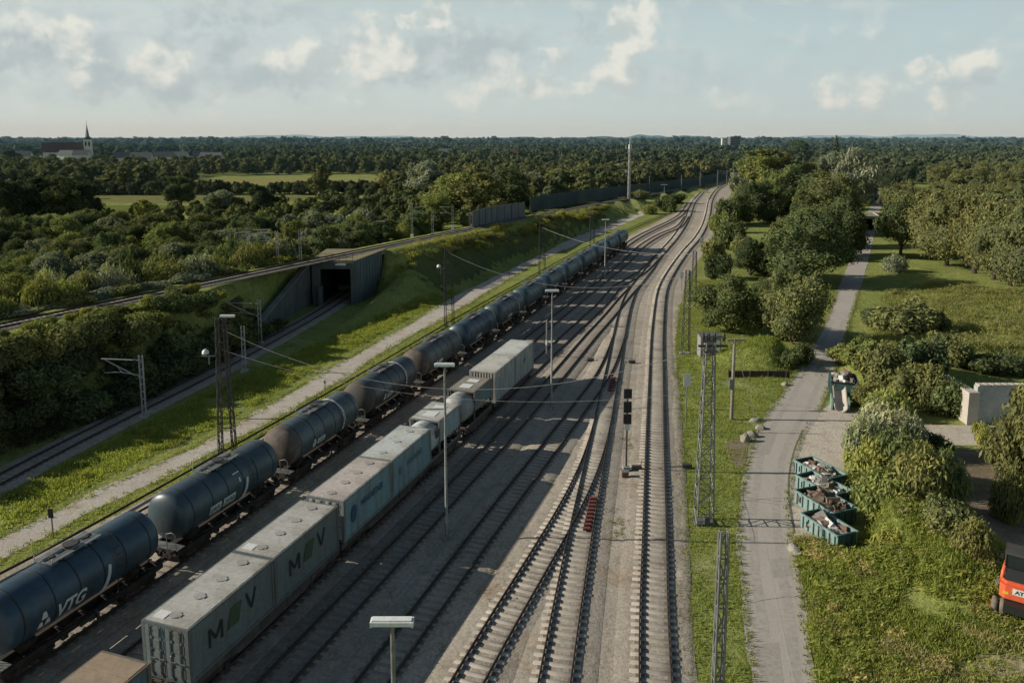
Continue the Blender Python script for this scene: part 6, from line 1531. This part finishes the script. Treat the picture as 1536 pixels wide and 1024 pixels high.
row = [(a + random.uniform(-5, 5), 291.5 + random.uniform(-1.2, 1.4)) for a in range(105, 620, 5)]; row = [G(*p) for p in row if not (380 < p[0] < 400)]
wood('woodland', row, hs(len(row), 4.6, 6.6, 60), (.105, .12, .06), 380, .12, 130, 'dark hedge of trees between the stubble field and the striped field', wr=.6)
p1 = wpts([(-260., 345.), (-120., 345.), (-60., 350.), (-42., 475.), (60., 530.), (40., 640.), (-480., 640.), (-330., 430.)], 11.5, 31, AV, 1500); wood('woodland', p1, hs(len(p1), 5, 13, 1), (.115, .13, .062), 170, .17, 101, 'dark wooded belt beyond the fields on the left')
p2 = wpts([(-480., 640.), (40., 640.), (150., 600.), (140., 950.), (-720., 950.)], 17., 32, AV, 1500); invil = lambda p: inpoly(p[0], p[1], GL([(-80, 262), (-80, 239), (340, 239), (340, 262)])); p2 = [p for k, p in enumerate(p2) if not (invil(p) and k % 2)]; wood('woodland', p2, [h if not invil(p) else h * .5 for p, h in zip(p2, hs(len(p2), 6, 16, 2))], (.098, .118, .066), 110, .2, 102, 'dark woods around the village left of centre')
p3 = wpts([(150., 545.), (195., 470.), (230., 420.), (330., 420.), (720., 640.), (720., 950.), (140., 950.)], 15., 33, (), 1500); wood('woodland', p3, hs(len(p3), 6, 14, 3), (.102, .122, .066), 110, .2, 103, 'dark woods beyond the lane and orchard on the right')
p4 = wpts([(-720., 950.), (720., 950.), (1500., 1900.), (-1500., 1900.)], 30., 34, (), 2600); wood('woodland', p4, hs(len(p4), 7, 18, 4), (.082, .108, .074), 60, .26, 104, 'distant woods stretching across the plain', wr=.6)  # bluer tint here and in farther woods: distance haze put into colour
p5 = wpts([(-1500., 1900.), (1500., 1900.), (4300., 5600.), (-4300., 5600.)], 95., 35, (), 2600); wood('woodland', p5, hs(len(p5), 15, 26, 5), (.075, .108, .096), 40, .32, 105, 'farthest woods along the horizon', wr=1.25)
# village church
cx_, cy__ = G(134, 243); r = empty('church', (cx_, cy__, 0), .35); tag(r, 'village church with white tower and pointed dark spire, long red roof, on the far left', 'church')
q = MB(); q.span(-3.8, 3.8, -3.8, 3.8, 0, 24); q.build('tower', M_wallw, r)
q = MB(); q.add([(-3.9, -3.9, 24), (3.9, -3.9, 24), (3.9, 3.9, 24), (-3.9, 3.9, 24), (0, -2.0, 27), (2., 0, 27), (0, 2., 27), (-2., 0, 27), (0, 0, 41)], [(0, 1, 5, 4), (1, 2, 6, 5), (2, 3, 7, 6), (3, 0, 4, 7), (0, 4, 7), (1, 5, 4), (4, 5, 8), (5, 6, 8), (6, 7, 8), (7, 4, 8)]); q.tube([(0, 0, 40.5), (0, 0, 43.5)], .2, 5); q.build('spire', M_roofg, r)
for dx in (-1.6, 1.6): q = MB(); q.span(dx - .8, dx + .8, -3.95, -3.78, 17, 21.5); q.build('belfry_opening', M_black, r)
q = MB(); q.span(-42, -3.8, -7, 7, 0, 11); q.build('nave', M_wallw, r)
q = MB(); q.add([(-43, -8, 10.6), (-3.6, -8, 10.6), (-3.6, 0, 21), (-43, 0, 21), (-43, 8, 10.6), (-3.6, 8, 10.6)], [(0, 1, 2, 3), (2, 5, 4, 3), (0, 3, 4), (1, 5, 2)]); q.build('roof', M_roof, r)
def house(px, py, w_, d_, h, ang, lab, roof=None, wall=None):
    x, y = G(px, py); r = empty('house', (x, y, 0), ang); tag(r, lab, 'house', 'distant village houses')
    q = MB(); q.span(-w_ / 2, w_ / 2, -d_ / 2, d_ / 2, 0, h); 
    q.add([(-w_ / 2, -d_ / 2, h), (-w_ / 2, d_ / 2, h), (-w_ / 2, 0, h + d_ * .42)], [(0, 2, 1)]); q.add([(w_ / 2, -d_ / 2, h), (w_ / 2, d_ / 2, h), (w_ / 2, 0, h + d_ * .42)], [(0, 1, 2)])
    q.build('wall', wall or M_wallw, r)
    e = .5; k = .84; q = MB(); q.add([(-w_ / 2 - e, -d_ / 2 - e, h - e * k), (w_ / 2 + e, -d_ / 2 - e, h - e * k), (w_ / 2 + e, 0, h + d_ * .42 + .05), (-w_ / 2 - e, 0, h + d_ * .42 + .05), (-w_ / 2 - e, d_ / 2 + e, h - e * k), (w_ / 2 + e, d_ / 2 + e, h - e * k)], [(0, 1, 2, 3), (3, 2, 5, 4)]); q.build('roof', roof or M_roofg, r)
    q = MB()
    for kx in (-.3, .05, .33): q.box((w_ * kx, -d_ / 2 - .02, h * .45), (1.2, .1, 1.5))
    q.build('windows', M_glass, r); return r
HS = [(8, 246, 'white house at the left picture edge'), (34, 250, 'small white house below the dark round tree at far left'), (103, 247, 'white house left of the church nave'), (124, 248, 'white parish house in front of the church tower'), (185, 254, 'white gabled house right of the church'), (214, 255, 'second white gabled house right of the church'), (246, 252, 'bright white house between church and fields'), (268, 250, 'low pale house right of the bright white one'), (306, 251, 'white house above the striped field'), (318, 253, 'larger white house above the striped field'), (604, 238, 'pale house in the woods above the stubble field'), (612, 241, 'second pale house in the woods above the stubble field'), (670, 242, 'pale house left of the red roof'), (700, 240, 'white gable beside the red roof'), (898, 238, 'pale house left of the radio mast'), (953, 240, 'pale house right of the radio mast'),]
house(205, 273, 8, 5, 3.4, .2, 'tiny pale barn at the edge of the dark wooded belt', M_roofg)
for i, (a, b, l) in enumerate(HS): house(a, b, random.uniform(13, 18), random.uniform(9, 11), random.uniform(8.5, 10.5), random.uniform(-.5, .5), l + ', far away', M_roofg)
house(755, 240, 30, 12, 8, .1, 'long far building with a red roof in the woods', M_roof)
x, y = G(1100, 234); r = empty('office_block', (x, y, 0)); tag(r, 'dark blocky tower building on the horizon above the vanishing tracks', 'building'); q = MB(); q.span(-7, 7, -7, 7, 0, 27); q.build('wall', M_concd, r); q = MB()
for k in range(7): q.span(-6.4, 6.4, -7.1, -6.98, 2 + k * 3.5, 3.7 + k * 3.5)
q.build('window_band', M_glass, r); q = MB(); q.span(-7.2, 7.2, -7.2, 7.2, 27, 27.7); q.build('roof', M_conc, r)
x, y = G(1084, 236); r = empty('office_block', (x, y, 0)); tag(r, 'slim white tower building left of the dark one on the horizon', 'building'); q = MB(); q.span(-2.2, 2.2, -3, 3, 0, 25); q.build('wall', M_wallw, r); q = MB(); q.span(-2.4, 2.4, -3.2, 3.2, 25, 25.7); q.build('roof', M_conc, r)
tree('conifer', *G(1252, 258), 28., 11., 'dark', 'tall dark pointed conifer breaking the horizon right of centre', name='conifer_tree')
tree('broad0', *G(1198, 250), 24., 32., 'dark', 'large dark flat topped tree breaking the horizon')
tree('broad1', *G(18, 252), 16., 19., 'dark', 'dark round tree by the white houses at far left')
tree('tall0', *G(153, 240), 20., 9., 'dark', 'dark upright tree right of the church tower')
# far hills; pale blue of the outer ridges is haze put into colour
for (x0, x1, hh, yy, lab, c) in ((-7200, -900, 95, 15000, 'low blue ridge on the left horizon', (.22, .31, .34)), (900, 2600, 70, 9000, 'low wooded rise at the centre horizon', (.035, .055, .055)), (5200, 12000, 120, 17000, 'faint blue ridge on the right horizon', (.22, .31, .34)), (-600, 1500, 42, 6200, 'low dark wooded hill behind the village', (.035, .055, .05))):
    n = 60; V = []; Qd = []
    for i in range(n + 1):
        t = i / n; x = x0 + (x1 - x0) * t; z = hh * (sin(pi * t) ** .7) * (.75 + .18 * sin(t * 17 + x0) + .1 * sin(t * 41)); V += [(x, yy, -2), (x, yy + 350, max(0, z)), (x, yy + 1400, -2)]
    for i in range(n): a = 3 * i; Qd += [(a, a + 3, a + 4, a + 1), (a + 1, a + 4, a + 5, a + 2)]
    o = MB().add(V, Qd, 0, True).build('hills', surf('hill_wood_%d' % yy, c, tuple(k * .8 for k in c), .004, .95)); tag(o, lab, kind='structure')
# parked vehicle glimpsed between the shrubs at the far left
x, y = G(36, 345); r = empty('parked_car', (x, y, hz_at(x, y)), 1.2); tag(r, 'pale parked car glimpsed between trees at the left edge', 'car')
q = MB(); q.prism([(-2.1, -.85), (2.1, -.85), (2.1, .85), (-2.1, .85)], .35, .95); q.add([(-1.3, -.75, .95), (1.2, -.75, .95), (.7, -.65, 1.5), (-.9, -.65, 1.5), (-1.3, .75, .95), (1.2, .75, .95), (.7, .65, 1.5), (-.9, .65, 1.5)], [(0, 1, 2, 3), (5, 4, 7, 6), (3, 2, 6, 7), (1, 5, 6, 2), (4, 0, 3, 7)]); q.build('body', M_white, r)
for sx_ in (-1.3, 1.3):
    for sy in (-.8, .8): q = MB(); q.cyl((sx_, sy, .33), .33, .2, 'y', 14); q.build('wheel', M_blk, r)

# ------------------------------------------------------------------ rough grass and weeds
def tufts(name, pts, hmin, hmax, wid, seed, tint, label, blades=5, spread=.22):
    rng = np.random.default_rng(seed); n = len(pts); P_ = np.repeat(np.array(pts, float), blades, 0); m = len(P_)
    P_[:, :2] += rng.normal(0, spread, (m, 2)); z = np.repeat(ground_at(np.array(pts)[:, 0], np.array(pts)[:, 1]), blades)
    sc_ = np.repeat(rng.uniform(.5, 1., n), blades); h = rng.uniform(hmin, hmax, m) * sc_; a = rng.random(m) * 2 * pi; ln = rng.normal(0, .32, (m, 2)) * h[:, None]
    w_ = wid * (.6 + .8 * rng.random(m)); B = np.c_[P_[:, :2], z - .03]; d = np.c_[np.cos(a) * w_, np.sin(a) * w_, np.zeros(m)]; T = B + np.c_[ln, h]
    V = np.stack([B - d, B + d, T + d * .45, T - d * .45], 1).reshape(-1, 3)
    var = np.repeat(np.clip(np.repeat(rng.normal(.5, .2, n), blades) + rng.normal(0, .1, m), 0, 1), 4)
    o = obj(name, np_mesh(name, V, np.arange(4 * m).reshape(m, 4), M_blade, {'var': var})); o.color = (*tint, 1); tag(o, label, kind='stuff'); return o
def rnd_pts(poly, n, seed, clump=.05, thr=-.2, ok=None):
    rng = np.random.default_rng(seed); xs_ = np.array([p[0] for p in poly]); ys_ = np.array([p[1] for p in poly]); out = []
    while len(out) < n:
        x = rng.uniform(xs_.min(), xs_.max(), 4000); y = rng.uniform(ys_.min(), ys_.max(), 4000); q = hnoise(x, y, clump, seed) + .4 * hnoise(x, y, clump * 4, seed + 1)
        for a, b, c in zip(x, y, q):
            if c > thr and inpoly(a, b, poly) and (ok is None or ok(a, b)): out.append((a, b))
            if len(out) >= n: break
    return out
drypoly = GL([(1440, 990), (1500, 972), (1600, 976), (1600, 1060), (1430, 1060), (1395, 1030)])
notpad = lambda a, b: not (inpoly(a, b, drypoly) and random.random() < .88) and not inpoly(a, b, pad_in) and a > np.interp(b, laneR[:, 1], laneR[:, 0]) + .25
def weeds(name, pts, lo, hi, tint, seed, label):
    rng = np.random.default_rng(seed); PV = []
    for k in range(4):
        r2 = np.random.default_rng(seed + k); L = [(r2.normal() * .25, r2.normal() * .25, .35 + .25 * r2.random(), .3, .3, .35) for _ in range(5)]
        PV.append(crown_arrays(seed + k, L, 130, .13, core=.0, upright=1.2, ragged=1.1))
    Vs, Qs, As = [], [], []; b = 0; z = ground_at(np.array(pts)[:, 0], np.array(pts)[:, 1])
    for (x, y), zz in zip(pts, z):
        V, Qd, A = PV[int(rng.integers(4))]; h = rng.uniform(lo, hi); w_ = h * rng.uniform(1., 2.); a = rng.random() * 6.28
        M_ = np.array([[cos(a) * w_, -sin(a) * w_, 0], [sin(a) * w_, cos(a) * w_, 0], [0, 0, h]])
        Vs.append(V @ M_.T + np.array([x, y, zz - .05])); Qs.append(Qd + b); As.append(np.clip(A + rng.normal() * .2, 0, 1)); b += len(V)
    o = obj(name, np_mesh(name, np.vstack(Vs), np.vstack(Qs), M_blade, {'var': np.concatenate(As)})); o.color = (*tint, 1); tag(o, label, kind='stuff'); return o
meadow = GL([(1188, 805), (1300, 810), (1320, 700), (1420, 690), (1440, 800), (1560, 880), (1600, 1060), (1236, 1060), (1215, 900)])
tufts('tall_grass', rnd_pts(meadow, 16000, 41, .35, -.6, notpad), .10, .42, .03, 1, (.32, .36, .10), 'tall wild grass on the overgrown bank right of the lane', 6)
tufts('dry_grass', rnd_pts(meadow, 2600, 42, .3, .3, notpad), .15, .5, .025, 2, (.50, .43, .23), 'dry straw coloured grass among the green right of the lane', 6)
strip2 = GL([(1040, 1060), (1033, 900), (1030, 780), (1025, 640), (1020, 540), (1045, 420), (1085, 420), (1100, 500), (1190, 560), (1130, 640), (1108, 730), (1102, 800), (1112, 900), (1126, 1060)])
inverge = lambda a, b: a < np.interp(b, laneL[:, 1], laneL[:, 0]) - .15 and a > np.interp(b, gravR[:, 1], gravR[:, 0]) + .2
tufts('verge_grass', rnd_pts(strip2, 6500, 43, .5, -.5, inverge), .08, .3, .028, 3, (.31, .35, .09), 'rough grass on the strip between main track and lane', 6)
mead2 = GL([(1290, 560), (1330, 440), (1400, 425), (1560, 440), (1600, 560), (1450, 560)])
tufts('meadow_grass', rnd_pts(mead2, 7000, 44, .2, -.3), .2, .6, .05, 4, (.30, .31, .115), 'long pale grass of the meadow in front of the orchard', 6, .4)
pathv = list(GL([(0, 800), (0, 745), (170, 660), (340, 575), (500, 505), (660, 440), (690, 437), (480, 548), (330, 636), (165, 712)]))
tufts('path_verge_grass', rnd_pts(pathv, 9000, 45, .25, -.6), .08, .3, .04, 5, (.35, .385, .10), 'rough grass between the service path and the low track', 6, .3)
vz = GL([(0, 840), (165, 757), (340, 670), (500, 580), (600, 520), (690, 466), (800, 414), (880, 372), (890, 386), (800, 434), (660, 507), (500, 597), (330, 688), (143, 788), (0, 854)])
tufts('yard_verge_grass', rnd_pts(vz, 5200, 46, .5, -.7), .06, .25, .03, 6, (.34, .36, .10), 'grass verge between the service path and the yard gravel', 6, .2)
yd = GL([(620, 1024), (700, 860), (820, 700), (900, 600), (960, 580), (960, 1024)])
tufts('track_weeds', rnd_pts(yd, 520, 47, .4, .3), .06, .26, .03, 7, (.24, .235, .07), 'sparse weeds growing in the yard gravel', 7, .15)

weeds('weeds', rnd_pts(meadow, 620, 51, .5, -.1, notpad), .25, .7, (.30, .335, .10), 51, 'knee high green weeds on the overgrown bank right of the lane')
weeds('dry_weeds', rnd_pts(meadow, 200, 52, .45, .3, notpad), .2, .6, (.50, .43, .24), 52, 'dry straw coloured weeds among the green right of the lane')
weeds('meadow_weeds', rnd_pts(mead2, 420, 53, .3, -.1), .4, 1.0, (.31, .31, .14), 53, 'tall faded weeds in the meadow in front of the orchard')
weeds('bank_weeds', [p for p in along(UPL, 128., 250., 1.6, 3.2, 6.0, 54)] + [p for p in along(UPL, 128., 250., 1.6, 4., 9.0, 55)], .4, 1.1, (.32, .31, .09), 54, 'ragged weeds along the sunlit crest of the embankment')
weeds('path_weeds', rnd_pts(pathv, 380, 56, .4, .1), .2, .55, (.31, .34, .10), 56, 'clumps of weeds between the service path and the low track')
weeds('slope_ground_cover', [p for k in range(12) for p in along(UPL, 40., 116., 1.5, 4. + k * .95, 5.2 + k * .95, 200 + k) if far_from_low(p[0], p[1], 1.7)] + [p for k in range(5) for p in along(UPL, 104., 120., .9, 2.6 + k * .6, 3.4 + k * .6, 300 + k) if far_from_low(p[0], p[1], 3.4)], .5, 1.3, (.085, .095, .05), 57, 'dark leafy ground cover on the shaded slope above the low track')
def edge_pts(L, y0, y1, step, sd_, seed):
    r5 = np.random.default_rng(seed); Q_ = resample(L[:, :2], step); return [(float(p[0] + r5.normal() * sd_), float(p[1] + r5.normal() * .2)) for p in Q_ if y0 < p[1] < y1]
mp_ = [(G(1148, 543)[0] + a, G(1148, 543)[1] + b) for a, b in zip(np.random.default_rng(70).normal(0, 2.3, 900), np.random.default_rng(71).normal(0, 2.0, 900))]
tufts('mound_grass', mp_, .15, .5, .03, 72, (.29, .33, .09), 'long grass covering the mound behind the low timber wall', 6, .2)
ep = edge_pts(laneL, 28., 130., .12, .12, 61) + [p for p in edge_pts(laneR, 28., 130., .12, .12, 62) if not inpoly(p[0], p[1], pad_in)]
tufts('lane_edge_grass', ep, .08, .32, .03, 63, (.27, .29, .09), 'ragged grass creeping over both edges of the lane', 7, .12)
ep = edge_pts(pathL, 36., 180., .16, .25, 64) + edge_pts(pathR, 36., 180., .16, .25, 65)
tufts('path_edge_grass', ep, .08, .3, .035, 66, (.29, .31, .10), 'ragged grass along both edges of the service path', 7, .15)
ep = edge_pts(gravR, 26., 120., .12, .25, 67)
tufts('yard_edge_grass', ep, .08, .3, .03, 68, (.28, .30, .09), 'ragged grass along the right edge of the yard gravel', 7, .15)
# ------------------------------------------------------------------ distant haze
hm, ht, ho = newmat('haze'); vs_ = ht.new('ShaderNodeVolumeScatter'); vs_.inputs['Color'].default_value = (.46, .80, 1., 1); vs_.inputs['Density'].default_value = 6e-5; vs_.inputs['Anisotropy'].default_value = 0.
ht.l.new(vs_.outputs[0], ho.inputs['Volume'])
o = MB().span(-15000, 15000, 230, 20000, -60, 260).build('haze', hm); tag(o, 'thin bluish haze lying over the far plain', kind='structure')
